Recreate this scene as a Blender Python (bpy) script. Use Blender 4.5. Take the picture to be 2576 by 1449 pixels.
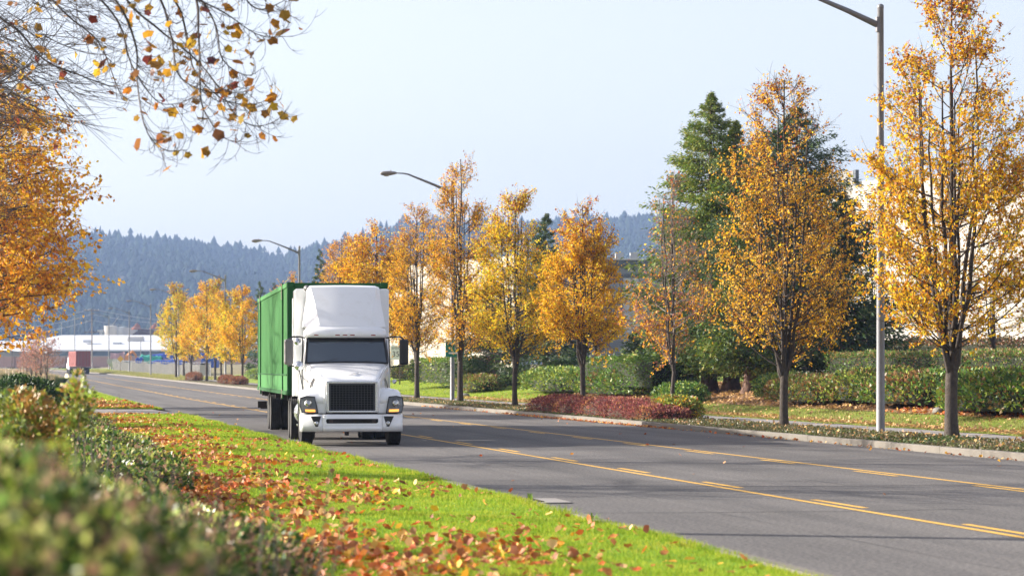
import bpy, math, random
import numpy as np
from mathutils import Vector, Matrix, Euler

PI = math.pi
for o in list(bpy.data.objects):
    bpy.data.objects.remove(o)
S = bpy.context.scene
C = S.collection

# ------------------------------------------------------------------ camera
HC = 1.83                      # eye height over the carriageway
A0 = math.radians(11.26)       # the road runs along +Y, the camera is turned to the right of it
CA, SA = math.cos(A0), math.sin(A0)
FP = 6470.0                    # focal length in the 2576-wide reading of the photo
cd = bpy.data.cameras.new("camera"); cam = bpy.data.objects.new("camera", cd); C.objects.link(cam)
cam.location = (0, 0, HC); cam.rotation_euler = (PI/2, 0, -A0)
cd.sensor_width = 36; cd.lens = FP/2576*36; cd.shift_y = 200.5/2576
cd.clip_start = .1; cd.clip_end = 12000
cd.dof.use_dof = True; cd.dof.focus_distance = 62; cd.dof.aperture_fstop = 2.9
S.camera = cam

# ------------------------------------------------------------------ light
SUN_EL = math.radians(20.5)
SUN_AZ = math.atan2(-.905, .424)
W = bpy.data.worlds.new("World"); S.world = W; W.use_nodes = True
nt = W.node_tree; bg = nt.nodes["Background"]
sk = nt.nodes.new("ShaderNodeTexSky"); sk.sky_type = 'NISHITA'; sk.sun_disc = False
sk.sun_elevation = SUN_EL; sk.sun_rotation = SUN_AZ; sk.altitude = 0
sk.air_density = 1.0; sk.dust_density = 2.2; sk.ozone_density = 2.6
tn = nt.nodes.new('ShaderNodeMix'); tn.data_type = 'RGBA'; tn.blend_type = 'MULTIPLY'; tn.inputs[0].default_value = 1
hs = nt.nodes.new('ShaderNodeHueSaturation'); hs.inputs['Saturation'].default_value = .52; nt.links.new(sk.outputs[0], hs.inputs['Color'])
nt.links.new(hs.outputs[0], tn.inputs[6]); tn.inputs[7].default_value = (.975, .90, .875, 1)   # thin milky autumn air, less green than the clear-sky model
nt.links.new(tn.outputs[2], bg.inputs[0]); bg.inputs[1].default_value = .11
ld = bpy.data.lights.new("sun", 'SUN'); ld.energy = 4.6; ld.angle = math.radians(.5); ld.color = (1, .93, .82)
sun = bpy.data.objects.new("sun", ld); C.objects.link(sun)
sd = Vector((-.905*math.cos(SUN_EL), .424*math.cos(SUN_EL), math.sin(SUN_EL)))
sun.rotation_euler = sd.to_track_quat('Z', 'Y').to_euler(); sun.location = (-30, 40, 40)
S.view_settings.view_transform = 'Standard'; S.view_settings.look = 'None'
S.view_settings.exposure = 1.45; S.view_settings.gamma = 1; S.view_settings.use_curve_mapping = False
try:
    S.cycles.use_denoising = True
    S.cycles.max_bounces = 8; S.cycles.diffuse_bounces = 3; S.cycles.glossy_bounces = 3
    S.cycles.transmission_bounces = 6; S.cycles.transparent_max_bounces = 8; S.cycles.volume_bounces = 1
except Exception: pass

# ------------------------------------------------------------------ helpers
def ray(px): return (px-1288)/FP
def XY(px, d):                 # plan position of a bearing read off the photo, at distance d along the view
    r = ray(px)*d
    return (r*CA + d*SA, -r*SA + d*CA)
def atX(px, X):                # the same, where that bearing crosses a line parallel to the road
    d = X/(SA + CA*ray(px)); return XY(px, d) + (d,)
def ZZ(py, d): return HC - (py-925)*d/FP

def sstep(a, b, x):
    t = np.clip((np.asarray(x, float)-a)/(b-a), 0, 1); return t*t*(3-2*t)
_hy = [-200, 150, 240, 320, 400, 460, 550, 700, 6000]
_hz = [0, 0, .14, .30, .46, .80, 1.45, 1.6, 1.6]
def HY(Y): return np.interp(Y, _hy, _hz)
def bend(Y): Y = np.asarray(Y, float); return -np.where(Y > 385, (Y-385)**2/1900., 0)
def HR(X, Y=0):               # bank on the right-hand side
    return np.interp(X, [22.8, 24.5, 26, 28, 31, 34, 40, 60], [.15, .16, .24, .45, .78, 1.0, 1.15, 1.25]) + HY(Y)

def tag(o, label=None, cat=None, group=None, kind=None):
    if label: o['label'] = label
    if cat: o['category'] = cat
    if group: o['group'] = group
    if kind: o['kind'] = kind
    return o
def empty(name, loc=(0, 0, 0), rz=0, label=None, cat=None, group=None):
    o = bpy.data.objects.new(name, None); C.objects.link(o); o.location = loc; o.rotation_euler = (0, 0, rz)
    o.empty_display_size = .3
    return tag(o, label, cat, group)
def link(name, me, parent=None):
    o = bpy.data.objects.new(name, me); C.objects.link(o)
    if parent is not None: o.parent = parent
    return o
def copy_tree(src, loc=None, rz=None, sc=None, label=None, group=None):
    def rec(o, par):
        c = o.copy(); C.objects.link(c); c.parent = par
        for ch in list(o.children): rec(ch, c)
        return c
    c = rec(src, None)
    if loc is not None: c.location = loc
    if rz is not None: c.rotation_euler = (0, 0, rz)
    if sc is not None: c.scale = sc if hasattr(sc, '__len__') else (sc, sc, sc)
    if label: c['label'] = label
    if group: c['group'] = group
    return c

def fastmesh(name, V, F, mats=None, cols=None, smooth=False):
    """V (n,3), F (m,k) int array of equal-size faces"""
    me = bpy.data.meshes.new(name)
    V = np.asarray(V, np.float32); F = np.asarray(F, np.int32)
    m, k = F.shape
    me.vertices.add(len(V)); me.vertices.foreach_set('co', V.ravel())
    me.loops.add(m*k); me.loops.foreach_set('vertex_index', F.ravel())
    me.polygons.add(m)
    me.polygons.foreach_set('loop_start', np.arange(m, dtype=np.int32)*k)
    me.polygons.foreach_set('loop_total', np.full(m, k, np.int32))
    if smooth: me.polygons.foreach_set('use_smooth', np.ones(m, bool))
    if cols is not None:
        a = me.color_attributes.new('tint', 'FLOAT_COLOR', 'POINT')
        c4 = np.ones((len(V), 4), np.float32); c4[:, :3] = cols
        a.data.foreach_set('color', c4.ravel())
    me.update(calc_edges=True)
    if mats: me.materials.append(mats)
    return me

class MB:
    def __init__(s): s.v = []; s.f = []
    def add(s, vs, fs):
        n = len(s.v); s.v += [tuple(map(float, v)) for v in vs]; s.f += [tuple(i+n for i in f) for f in fs]; return s
    def box(s, c, d, rz=0, rx=0, ry=0):
        M = Euler((rx, ry, rz)).to_matrix(); c = Vector(c)
        vs = [c + M @ Vector((sx*d[0]/2, sy*d[1]/2, sz*d[2]/2)) for sx in (-1, 1) for sy in (-1, 1) for sz in (-1, 1)]
        return s.add(vs, [(0, 1, 3, 2), (4, 6, 7, 5), (0, 4, 5, 1), (2, 3, 7, 6), (0, 2, 6, 4), (1, 5, 7, 3)])
    def loft(s, secs, closed=False, cap=True):
        n = len(secs[0]); vs = [p for q in secs for p in q]; fs = []
        for i in range(len(secs)-1):
            for j in range(n if closed else n-1):
                a = i*n+j; b = i*n+(j+1) % n
                fs.append((a, b, b+n, a+n))
        if cap and closed:
            fs.append(tuple(range(n))[::-1]); fs.append(tuple(range((len(secs)-1)*n, len(secs)*n)))
        return s.add(vs, fs)
    def prism(s, poly, a, b, axis='y'):
        def mk(p, t):
            return {'y': (p[0], t, p[1]), 'x': (t, p[0], p[1]), 'z': (p[0], p[1], t)}[axis]
        return s.loft([[mk(p, a) for p in poly], [mk(p, b) for p in poly]], closed=True)
    def tube(s, path, r, n=8, cap=True):
        path = [Vector([float(q) for q in p]) for p in path]; rr = r if hasattr(r, '__len__') else [r]*len(path); secs = []
        for i, p in enumerate(path):
            t = (path[min(i+1, len(path)-1)] - path[max(i-1, 0)])
            if t.length < 1e-9: t = Vector((0, 0, 1))
            t.normalize()
            u = t.cross(Vector((0, 0, 1)) if abs(t.z) < .9 else Vector((0, 1, 0))).normalized(); w = t.cross(u)
            secs.append([p + float(rr[i])*(math.cos(2*PI*k/n)*u + math.sin(2*PI*k/n)*w) for k in range(n)])
        return s.loft(secs, closed=True, cap=cap)
    def lathe(s, prof, c=(0, 0, 0), axis='x', n=24):
        """prof: (radius, t along axis)"""
        secs = []
        for r, t in prof:
            q = []
            for k in range(n):
                a = 2*PI*k/n; u, w = r*math.cos(a), r*math.sin(a)
                q.append({'x': (c[0]+t, c[1]+u, c[2]+w), 'y': (c[0]+u, c[1]+t, c[2]+w), 'z': (c[0]+u, c[1]+w, c[2]+t)}[axis])
            secs.append(q)
        return s.loft(secs, closed=True)
    def mesh(s, name, mat, smooth=False):
        me = bpy.data.meshes.new(name); me.from_pydata(s.v, [], s.f); me.update()
        if smooth: me.polygons.foreach_set('use_smooth', np.ones(len(me.polygons), bool))
        me.materials.append(mat); return me
    def build(s, name, mat, parent=None, smooth=False, bevel=0, sub=0, loc=None):
        o = link(name, s.mesh(name, mat, smooth), parent)
        if loc is not None: o.location = loc
        if bevel:
            b = o.modifiers.new('bevel', 'BEVEL'); b.width = bevel; b.segments = 2; b.limit_method = 'ANGLE'; b.angle_limit = math.radians(35)
        if sub:
            b = o.modifiers.new('sub', 'SUBSURF'); b.levels = sub; b.render_levels = sub
        return o
def recalc(o):
    import bmesh
    bm = bmesh.new(); bm.from_mesh(o.data); bmesh.ops.recalc_face_normals(bm, faces=bm.faces); bm.to_mesh(o.data); bm.free(); return o

# ------------------------------------------------------------------ materials
def nodes(name):
    m = bpy.data.materials.new(name); m.use_nodes = True; t = m.node_tree
    return m, t, t.nodes['Principled BSDF'], t.nodes['Material Output']
def N(t, kind, **kw):
    n = t.nodes.new(kind)
    for k, v in kw.items():
        if k in n.inputs: n.inputs[k].default_value = v
        else: setattr(n, k, v)
    return n
def ramp(t, fac, stops):
    r = t.nodes.new('ShaderNodeValToRGB'); e = r.color_ramp.elements
    while len(e) < len(stops): e.new(.5)
    for i, (p, c) in enumerate(stops): e[i].position = p; e[i].color = (*c, 1)
    t.links.new(fac, r.inputs[0]); return r
def mat(name, col, rough=.6, metal=0, var=.12, scale=3, bump=0, bscale=40, spec=.5, coat=0, dirt=None, coords='Object'):
    m, t, b, o = nodes(name); L = t.links
    tc = t.nodes.new('ShaderNodeTexCoord')
    nz = N(t, 'ShaderNodeTexNoise', Scale=scale, Detail=6, Roughness=.6); L.new(tc.outputs[coords], nz.inputs['Vector'])
    c2 = tuple(max(0, c*(1-var)) for c in col); c3 = tuple(min(1, c*(1+var)) for c in col)
    r = ramp(t, nz.outputs['Fac'], [(.3, c2), (.7, c3)])
    out = r.outputs[0]
    if dirt:
        n2 = N(t, 'ShaderNodeTexNoise', Scale=scale*3.7, Detail=8, Roughness=.7); L.new(tc.outputs[coords], n2.inputs['Vector'])
        mr = ramp(t, n2.outputs['Fac'], [(.52, (0, 0, 0)), (.75, (dirt[3],)*3)])
        mx = N(t, 'ShaderNodeMix', data_type='RGBA'); L.new(mr.outputs[0], mx.inputs[0]); L.new(out, mx.inputs[6]); mx.inputs[7].default_value = (*dirt[:3], 1); out = mx.outputs[2]
    L.new(out, b.inputs['Base Color'])
    b.inputs['Roughness'].default_value = rough; b.inputs['Metallic'].default_value = metal
    b.inputs['Specular IOR Level'].default_value = spec
    if coat: b.inputs['Coat Weight'].default_value = coat; b.inputs['Coat Roughness'].default_value = .06
    if bump:
        n3 = N(t, 'ShaderNodeTexNoise', Scale=bscale, Detail=5); L.new(tc.outputs[coords], n3.inputs['Vector'])
        bp = N(t, 'ShaderNodeBump', Strength=bump, Distance=.02); L.new(n3.outputs['Fac'], bp.inputs['Height']); L.new(bp.outputs[0], b.inputs['Normal'])
    return m
def leafmat(name, rough=.5, trans=.35, src='attr', stops=None, spec=.4, patch=None):
    m, t, b, o = nodes(name); L = t.links
    if src == 'attr':
        a = t.nodes.new('ShaderNodeAttribute'); a.attribute_name = 'tint'; col = a.outputs['Color']
    elif src == 'island':
        g = t.nodes.new('ShaderNodeNewGeometry'); col = ramp(t, g.outputs['Random Per Island'], stops).outputs[0]
    else:
        g = t.nodes.new('ShaderNodeObjectInfo'); col = ramp(t, g.outputs['Random'], stops).outputs[0]
    if patch:
        tc = t.nodes.new('ShaderNodeTexCoord'); nz = N(t, 'ShaderNodeTexNoise', Scale=patch[0], Detail=5, Roughness=.6); L.new(tc.outputs['Object'], nz.inputs['Vector'])
        r2 = ramp(t, nz.outputs['Fac'], [(.36, patch[1]), (.5, (1, 1, 1)), (.66, patch[2])]); mm_ = N(t, 'ShaderNodeMix', data_type='RGBA', blend_type='MULTIPLY'); mm_.inputs[0].default_value = 1
        L.new(col, mm_.inputs[6]); L.new(r2.outputs[0], mm_.inputs[7]); col = mm_.outputs[2]
    L.new(col, b.inputs['Base Color']); b.inputs['Roughness'].default_value = rough; b.inputs['Specular IOR Level'].default_value = spec
    tr = t.nodes.new('ShaderNodeBsdfTranslucent'); L.new(col, tr.inputs[0])
    mx = t.nodes.new('ShaderNodeMixShader'); mx.inputs[0].default_value = trans
    L.new(b.outputs[0], mx.inputs[1]); L.new(tr.outputs[0], mx.inputs[2]); L.new(mx.outputs[0], o.inputs['Surface'])
    return m
def glow(name, col, st):
    m, t, b, o = nodes(name); b.inputs['Base Color'].default_value = (*col, 1)
    b.inputs['Emission Color'].default_value = (*col, 1); b.inputs['Emission Strength'].default_value = st; return m

M = {}
M['leaf'] = leafmat('autumn_leaves', .5, .5, spec=.25)
M['green'] = leafmat('evergreen_leaves', .45, .28)
M['gloss'] = leafmat('glossy_leaves', .38, .4, spec=.3)
M['needle'] = leafmat('conifer_sprays', .6, .22)
M['farfir'] = leafmat('distant_fir', .95, .04, spec=.05)
M['bark'] = mat('bark', (.058, .045, .036), .9, var=.45, scale=9, bump=1., bscale=30)
M['twig'] = mat('twigs', (.062, .048, .042), .85, var=.3, scale=5)
M['paletwig'] = mat('pale_twigs', (.20, .165, .145), .8, var=.3, scale=5)
M['redbark'] = mat('cedar_bark', (.12, .07, .05), .95, var=.5, scale=6, bump=1., bscale=25)
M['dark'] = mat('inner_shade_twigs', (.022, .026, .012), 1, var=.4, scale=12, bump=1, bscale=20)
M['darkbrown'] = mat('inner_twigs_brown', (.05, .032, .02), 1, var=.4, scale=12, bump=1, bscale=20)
FALL = [(0, (.34, .13, .06)), (.2, (.62, .22, .05)), (.36, (.20, .06, .03)), (.5, (.52, .15, .045)), (.64, (.62, .10, .02)), (.76, (.85, .45, .04)), (.9, (.80, .50, .24)), (1, (.36, .13, .05))]
TANF = [(0, (.42, .25, .12)), (.3, (.60, .36, .14)), (.6, (.30, .16, .08)), (.8, (.66, .42, .12)), (1, (.5, .3, .18))]
M['tanleaf'] = leafmat('tan_fallen_leaves', .6, .2, 'island', TANF)
M['fallen'] = leafmat('fallen_leaves', .6, .2, 'island', FALL)
M['fallen_one'] = leafmat('fallen_leaves_single', .6, .2, 'object', FALL)
M['hang_one'] = leafmat('hanging_leaves', .5, .5, 'object', [(0, (.55, .30, .03)), (.3, (.45, .16, .02)), (.5, (.60, .40, .03)), (.7, (.20, .04, .035)), (.85, (.35, .22, .03)), (1, (.13, .03, .05))])
M['grass'] = leafmat('grass_blades', .6, .42, 'island', [(0, (.21, .33, .022)), (.5, (.29, .40, .028)), (1, (.44, .46, .06))], spec=.06, patch=(1.1, (.66, .78, .9), (1.3, 1.02, 1.5)))
M['drygrass'] = leafmat('dry_grass', .7, .35, 'island', [(0, (.22, .26, .05)), (.6, (.4, .34, .14)), (1, (.2, .24, .04))], spec=.2)

# ------------------------------------------------------------------ foliage generators
def pal(rng, n, cols, w=None, jit=.18):
    cols = np.array(cols); w = np.ones(len(cols)) if w is None else np.array(w, float)
    c = cols[rng.choice(len(cols), n, p=w/w.sum())]
    return np.clip(c*(1+rng.uniform(-jit, jit, (n, 1)))*(1+rng.uniform(-.1, .1, (n, 3))), 0, 1)
def unit(v): return v/np.maximum(np.linalg.norm(v, axis=-1, keepdims=True), 1e-9)
def leafquads(rng, P, L, cols, D=None, wid=.62, fold=.18, dj=.8):
    """folded diamond leaves: P base points, L lengths, D preferred direction"""
    n = len(P)
    d = rng.normal(size=(n, 3))
    d = unit(d) if D is None else unit(unit(D)+d*dj*.6)
    u = unit(np.cross(d, rng.normal(size=(n, 3)))); w = np.cross(d, u); L = np.asarray(L).reshape(-1, 1)
    V = np.empty((n, 4, 3))
    V[:, 0] = P; V[:, 2] = P + d*L
    V[:, 1] = P + d*L*.45 + u*L*wid*.5 + w*L*fold; V[:, 3] = P + d*L*.45 - u*L*wid*.5 + w*L*fold
    F = np.arange(n*4).reshape(n, 4)
    return V.reshape(-1, 3), F, np.repeat(cols, 4, axis=0)
def prisms(P0, P1, R0, R1, k=3):
    P0 = np.asarray(P0, float); P1 = np.asarray(P1, float); n = len(P0)
    d = unit(P1-P0); a = np.where(np.abs(d[:, 2:3]) > .9, np.array([[1., 0, 0]]), np.array([[0, 0, 1.]]))
    u = unit(np.cross(d, a)); w = np.cross(d, u); V = np.empty((n, 2*k, 3))
    for i in range(k):
        q = math.cos(2*PI*i/k)*u + math.sin(2*PI*i/k)*w
        V[:, i] = P0 + q*np.reshape(R0, (-1, 1)); V[:, k+i] = P1 + q*np.reshape(R1, (-1, 1))
    F = []
    b = (np.arange(n)*2*k)[:, None]
    for i in range(k):
        j = (i+1) % k; F.append(b + np.array([[i, j, k+j, k+i]]))
    return V.reshape(-1, 3), np.concatenate(F, 0)
def bez(a, b, c, n):
    t = np.linspace(0, 1, n)[:, None]; a, b, c = map(np.asarray, (a, b, c))
    return (1-t)**2*a + 2*t*(1-t)*b + t*t*c
class Seg:
    def __init__(s): s.a = []; s.b = []; s.r = []; s.q = []
    def path(s, P, r0, r1):
        n = len(P)-1
        for i in range(n):
            s.a.append(P[i]); s.b.append(P[i+1]); s.r.append(r0+(r1-r0)*i/n); s.q.append(r0+(r1-r0)*(i+1)/n)
    def obj(s, name, m, parent, k=3):
        V, F = prisms(s.a, s.b, s.r, s.q, k); o = link(name, fastmesh(name, V, F, m), parent); o['kind'] = 'stuff'; return o

PEAR = ([0, .07, .2, .38, .55, .72, .86, .95, 1.], [.42, .82, 1, 1, .85, .62, .40, .23, .08])
YEL = (.84, .49, .022); ORA = (.82, .39, .02); RUS = (.46, .17, .035); GRN = (.44, .47, .03); RED = (.34, .06, .03); LEM = (.84, .63, .03); PNK = (.40, .16, .11)
def tree(name, seed, H, Wd, zc, nleaf, cols, w, loc=(0, 0, 0), rz=0, lean=0., tr=.16, prof=PEAR, nst=4, nprim=70, nsec=7, nter=4, lsize=.09,
         topcol=RED, topw=.35, label=None, group=None, barkm='bark', twigm='twig', up=1., droop=0., bare=0., base_leaf=0, cat='tree', leaves_mat='leaf', azbias=None, thick=1.):
    rng = np.random.default_rng(seed)
    T = empty(name, loc, rz, label, cat, group)
    f = lambda z: np.interp((z-zc)/(H-zc), prof[0], prof[1])*Wd/2
    tb = MB(); sg = Seg()
    # trunk
    fork = zc*rng.uniform(.62, .8); ln = np.array([rng.uniform(-1, 1)*lean, rng.uniform(-1, 1)*lean, 0])
    p0 = np.array([0, 0, -.1]); pf = np.array([0, 0, fork]) + ln
    tp = bez(p0, (p0+pf)/2 + rng.uniform(-.06, .06, 3)*[1, 1, 0], pf, 7)
    tp = np.vstack([tp, pf+[0, 0, .14], pf+[0, 0, .34]]); tb.tube(tp, [tr*1.4, tr*1.08, tr*.98, tr*.94, tr*.92, tr*.92, tr*.90, tr*.7, tr*.3], 12)
    stems = []
    for i in range(nst):
        a = 2*PI*(i+rng.uniform(-.25, .25))/nst; rho = 0 if i == 0 else rng.uniform(.12, .42)*Wd/2
        zt = H*.985 if i == 0 else zc + (H-zc)*rng.uniform(.68, .93)*(1-.25*rho/(Wd/2))
        e = np.array([math.cos(a)*rho, math.sin(a)*rho, zt]) + ln*.5
        st = pf - [0, 0, rng.uniform(.05, .35)*fork*.5*(i > 0)]
        m = np.array([e[0]*.95, e[1]*.95, fork+(zt-fork)*.32])
        P = bez(st, m, e, 12); P[1:-1] += rng.normal(0, .03, (10, 3))
        r0 = tr*(.72 if i == 0 else rng.uniform(.4, .6))
        tb.tube(P, list(np.linspace(r0, .018, 12)), 6); stems.append(P)
    LP = []; LD = []
    def at(P, t):
        x = t*(len(P)-1); i = min(int(x), len(P)-2); return P[i]+(P[i+1]-P[i])*(x-i)
    for b in range(nprim):
        P = stems[0] if rng.random() < .45 else stems[rng.integers(nst)]
        t = rng.uniform(.02, .96)**(.75); o = at(P, t)
        if o[2] < zc*.8: o = at(P, .12+.1*rng.random())
        a = math.atan2(o[1]-ln[1], o[0]-ln[0]) + rng.normal(0, .9) if np.hypot(o[0], o[1]) > .25 else rng.uniform(0, 2*PI)
        if azbias is not None and rng.random() < .6: a = azbias + rng.normal(0, .8)
        ze = np.clip(o[2] + rng.uniform(.5, 1.5)*up*Wd*.3*(1-.5*t), zc, H*.97)
        re = float(f(ze))*rng.uniform(.72, 1.06)
        e = np.array([math.cos(a)*re, math.sin(a)*re, ze])
        m = o + (e-o)*[.62, .62, .30] + [0, 0, droop*.5]; e = e + [0, 0, -droop*rng.uniform(.3, 1.)]
        Q = bez(o, m, e, 7); ln_ = np.linalg.norm(e-o); r0 = (.011 + .008*ln_)*thick
        sg.path(Q, r0, .006*thick)
        ns = max(3, int(nsec*min(1.3, .4+ln_/2)))
        for s in range(ns):
            ts = rng.uniform(.22, 1); o2 = at(Q, ts); dirq = unit(Q[min(int(ts*6)+1, 6)]-Q[int(ts*6*.99)])
            dv = unit(dirq*.7 + rng.normal(0, .55, 3) + [math.cos(a)*.35, math.sin(a)*.35, .45*up - droop*.35])
            L2 = ln_*rng.uniform(.22, .5)*(1.15-.5*ts) + .25; e2 = o2 + dv*L2
            R2 = bez(o2, (o2+e2)/2 + rng.normal(0, .06, 3) - [0, 0, .06], e2 + [0, 0, .08*up-droop*.2*L2], 4); sg.path(R2, .007*thick, .004*thick)
            lim = float(f(np.clip(e2[2], zc, H)))*1.12 + .15
            for q in range(nter):
                tt = rng.uniform(.2, 1); o3 = at(R2, tt); dv3 = unit(dv*.6 + rng.normal(0, .6, 3) + [0, 0, .35*up-droop*.5]); L3 = rng.uniform(.18, .5)*(.6+.12*H/2)
                e3 = o3+dv3*L3; sg.path([o3, (o3+e3)/2+rng.normal(0, .02, 3), e3], .0045*thick, .0025*thick)
                LP.append((o3, e3)); LD.append(dv3)
            LP.append((o2, e2)); LD.append(dv)
        LP.append((Q[3], e)); LD.append(dirq)
    LP = np.array(LP); LD = np.array(LD)
    tk = recalc(tb.build('trunk', M[barkm], T, smooth=True))
    br = sg.obj('branches', M[twigm], T)
    if nleaf:
        # twigs keep or lose their leaves in clumps
        z = LP[:, 1, 2]; k = (z-zc)/(H-zc)
        wgt = np.clip(rng.gamma(2.0, .6, len(LP)), .15, 3)*np.clip(1.25-bare*k*1.4, .02, 2)
        if base_leaf: wgt *= np.where(k < base_leaf, 1, .22)
        idx = rng.choice(len(LP), nleaf, p=wgt/wgt.sum())
        t = rng.uniform(.15, 1.02, (nleaf, 1)); P = LP[idx, 0]*(1-t)+LP[idx, 1]*t + rng.normal(0, .035*lsize/.09, (nleaf, 3))
        cc = pal(rng, nleaf, cols, w); kk = np.clip((P[:, 2]-zc)/(H-zc), 0, 1)
        hot = rng.random(nleaf) < topw*sstep(.55, 1., kk); cc[hot] = pal(rng, int(hot.sum()), [topcol, RUS])
        # whole twigs turn together
        tw = rng.uniform(.8, 1.18, (len(LP), 1)); cc = np.clip(cc*tw[idx], 0, 1)
        V, F, cv = leafquads(rng, P, rng.uniform(.5, 1.4, nleaf)*lsize, cc, LD[idx]*.4 + np.array([0, 0, -.5]), wid=.72, dj=1.3)
        link('crown', fastmesh('crown', V, F, M[leaves_mat], cv), T)
    return T

def conifer(name, seed, H, R, zc, loc, nb=240, ns=70, cols=((.055, .10, .018), (.09, .13, .02), (.03, .065, .02)), w=(1, .8, 1), size=.24, tr=.22, label=None, group=None, prof=None, lean=(0, 0), rz=0, cat='conifer', trunks=1):
    rng = np.random.default_rng(seed); T = empty(name, loc, rz, label, cat, group)
    prof = prof or ([0, .08, .3, .6, .85, 1], [.75, 1, .92, .6, .27, .03])
    tb = MB(); P = bez((0, 0, -.2), (lean[0]*.5, lean[1]*.5, H*.25), (lean[0], lean[1], H), 12)
    tb.tube(P, list(tr*np.array([1.35, .9, .8, .72, .64, .56, .48, .4, .3, .2, .12, .03])), 9)
    recalc(tb.build('trunk', M['redbark'], T, smooth=True))
    t = (np.arange(nb)+rng.random(nb))/nb; t = t**1.05; z = zc+(H-zc)*t*.99
    az = rng.uniform(0, 2*PI, nb)
    # lobes: some sides reach further
    lob = 1+.16*np.sin(az*3+seed)+.12*np.sin(z*1.7+az*2+seed)
    L = np.interp(t, prof[0], prof[1])*R*rng.uniform(.62, 1.12, nb)*lob
    cx = np.interp(z, P[:, 2], P[:, 0]); cy = np.interp(z, P[:, 2], P[:, 1])
    u = np.stack([np.cos(az), np.sin(az)], 1)
    s = rng.beta(2.2, 1.15, (nb, ns))
    rad = s*L[:, None]
    rise = .34*L[:, None]*(s**1.6) - .30*L[:, None]*s*(1-.5*t[:, None])
    tang = rng.normal(0, 1, (nb, ns))*(.05+.13*s)*np.maximum(L[:, None], .6)*.9
    X = cx[:, None]+u[:, :1]*rad - u[:, 1:]*tang; Y = cy[:, None]+u[:, 1:]*rad + u[:, :1]*tang
    Z = z[:, None]+rise+rng.normal(0, .07, (nb, ns))*(.5+L[:, None]*.4) - .12*np.abs(tang)
    Pp = np.stack([X, Y, Z], 2).reshape(-1, 3)
    D = np.stack([np.repeat(u[:, :1], ns, 1), np.repeat(u[:, 1:], ns, 1), rng.uniform(-.9, .25, (nb, ns))], 2).reshape(-1, 3)
    n = len(Pp); cc = pal(rng, n, cols, w, .2); br = np.repeat(rng.uniform(.72, 1.25, nb), ns)[:, None]; cc = np.clip(cc*br, 0, 1)
    sz = rng.uniform(.6, 1.3, n)*size*np.clip(np.repeat(L, ns)/R+.45, .5, 1.2)
    V, F, cv = leafquads(rng, Pp, sz, cc, D, wid=.27, fold=.05, dj=.7)
    link('crown', fastmesh('crown', V, F, M['needle'], cv), T)
    sg = Seg()
    for i in range(nb):
        e = np.array([cx[i]+u[i, 0]*L[i]*.85, cy[i]+u[i, 1]*L[i]*.85, z[i]+.02*L[i]]); a = np.array([cx[i], cy[i], z[i]])
        sg.path([a, (a+e)/2-[0, 0, .09*L[i]], e], .012+.012*L[i], .006)
    sg.obj('branches', M['redbark'], T)
    return T

def noise3(P, s, seed):
    r = np.random.default_rng(seed); out = np.zeros(len(P))
    for k in range(5):
        d = unit(r.normal(size=3))*s*(1.6**k); out += np.sin(P@d + r.uniform(0, 6.28))/(1.35**k)
    return out/2.6
def blob(T, seed, c, rad, n, size, cols, w, m='green', inner='dark', shellk=.35, upd=.5, wid=.6, zmin=None, clump=0, stems=0, stem_h=0, power=2., part='foliage', groundf=None):
    """a rounded shrub mass: a dark twiggy inside and n leaves in an uneven shell"""
    rng = np.random.default_rng(seed); c = np.array(c, float); rad = np.array(rad, float); nl = n
    if clump: n = max(20, n//clump)
    d = unit(rng.normal(size=(n, 3))); d[:, 2] = np.where(d[:, 2] < -.25, -d[:, 2], d[:, 2])
    d = np.sign(d)*np.abs(d)**(2/power); d /= (np.sum(np.abs(d)**power, 1)**(1/power))[:, None]
    nn = noise3(d*rad, 2.2/max(.5, rad.max()*.35), seed)
    k = (1 - shellk*rng.random(n)**1.6)*(1+.13*nn+.05*noise3(d*rad, 7., seed+1))
    P = c + d*rad*k[:, None]
    cl = None
    if clump:
        idx = np.repeat(np.arange(n), clump); n = len(idx); d = d[idx]; P = P[idx] + rng.normal(0, 1, (n, 3))*size*[1.0, 1.0, 1.3]; cl = rng.gamma(4, .25, (len(idx)//clump, 1))[idx]; hue = rng.random(len(idx)//clump)[idx]
    if zmin is not None: P[:, 2] = np.maximum(P[:, 2], zmin+rng.random(n)*.05)
    cc = pal(rng, n, cols, w, .25); patch = noise3(P, 1.7, seed+5)
    if cl is not None:
        cc = np.clip(cc*np.clip(cl, .35, 1.9), 0, .8); s2 = hue < .16; cc[s2] = pal(rng, int(s2.sum()), [cols[-2]]); s2 = hue > .88; cc[s2] = pal(rng, int(s2.sum()), [cols[-1]])
    elif len(cols) > 2:
        sel = (patch > .45) & (rng.random(n) < .6); cc[sel] = pal(rng, int(sel.sum()), [cols[-1]])
    V, F, cv = leafquads(rng, P, rng.uniform(.6, 1.3, n)*size, cc, d*.8+np.array([0, 0, upd]), wid=wid, dj=1.2)
    link(part, fastmesh(part, V, F, M[m], cv), T)
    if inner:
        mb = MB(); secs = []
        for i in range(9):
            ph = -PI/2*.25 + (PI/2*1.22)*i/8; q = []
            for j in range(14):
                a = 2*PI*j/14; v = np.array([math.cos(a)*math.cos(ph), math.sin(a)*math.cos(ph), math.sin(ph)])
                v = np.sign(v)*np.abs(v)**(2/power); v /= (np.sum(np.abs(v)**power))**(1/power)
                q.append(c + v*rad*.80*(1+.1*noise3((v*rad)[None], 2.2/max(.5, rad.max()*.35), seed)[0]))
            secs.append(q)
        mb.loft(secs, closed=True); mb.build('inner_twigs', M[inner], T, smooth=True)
    return P
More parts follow.
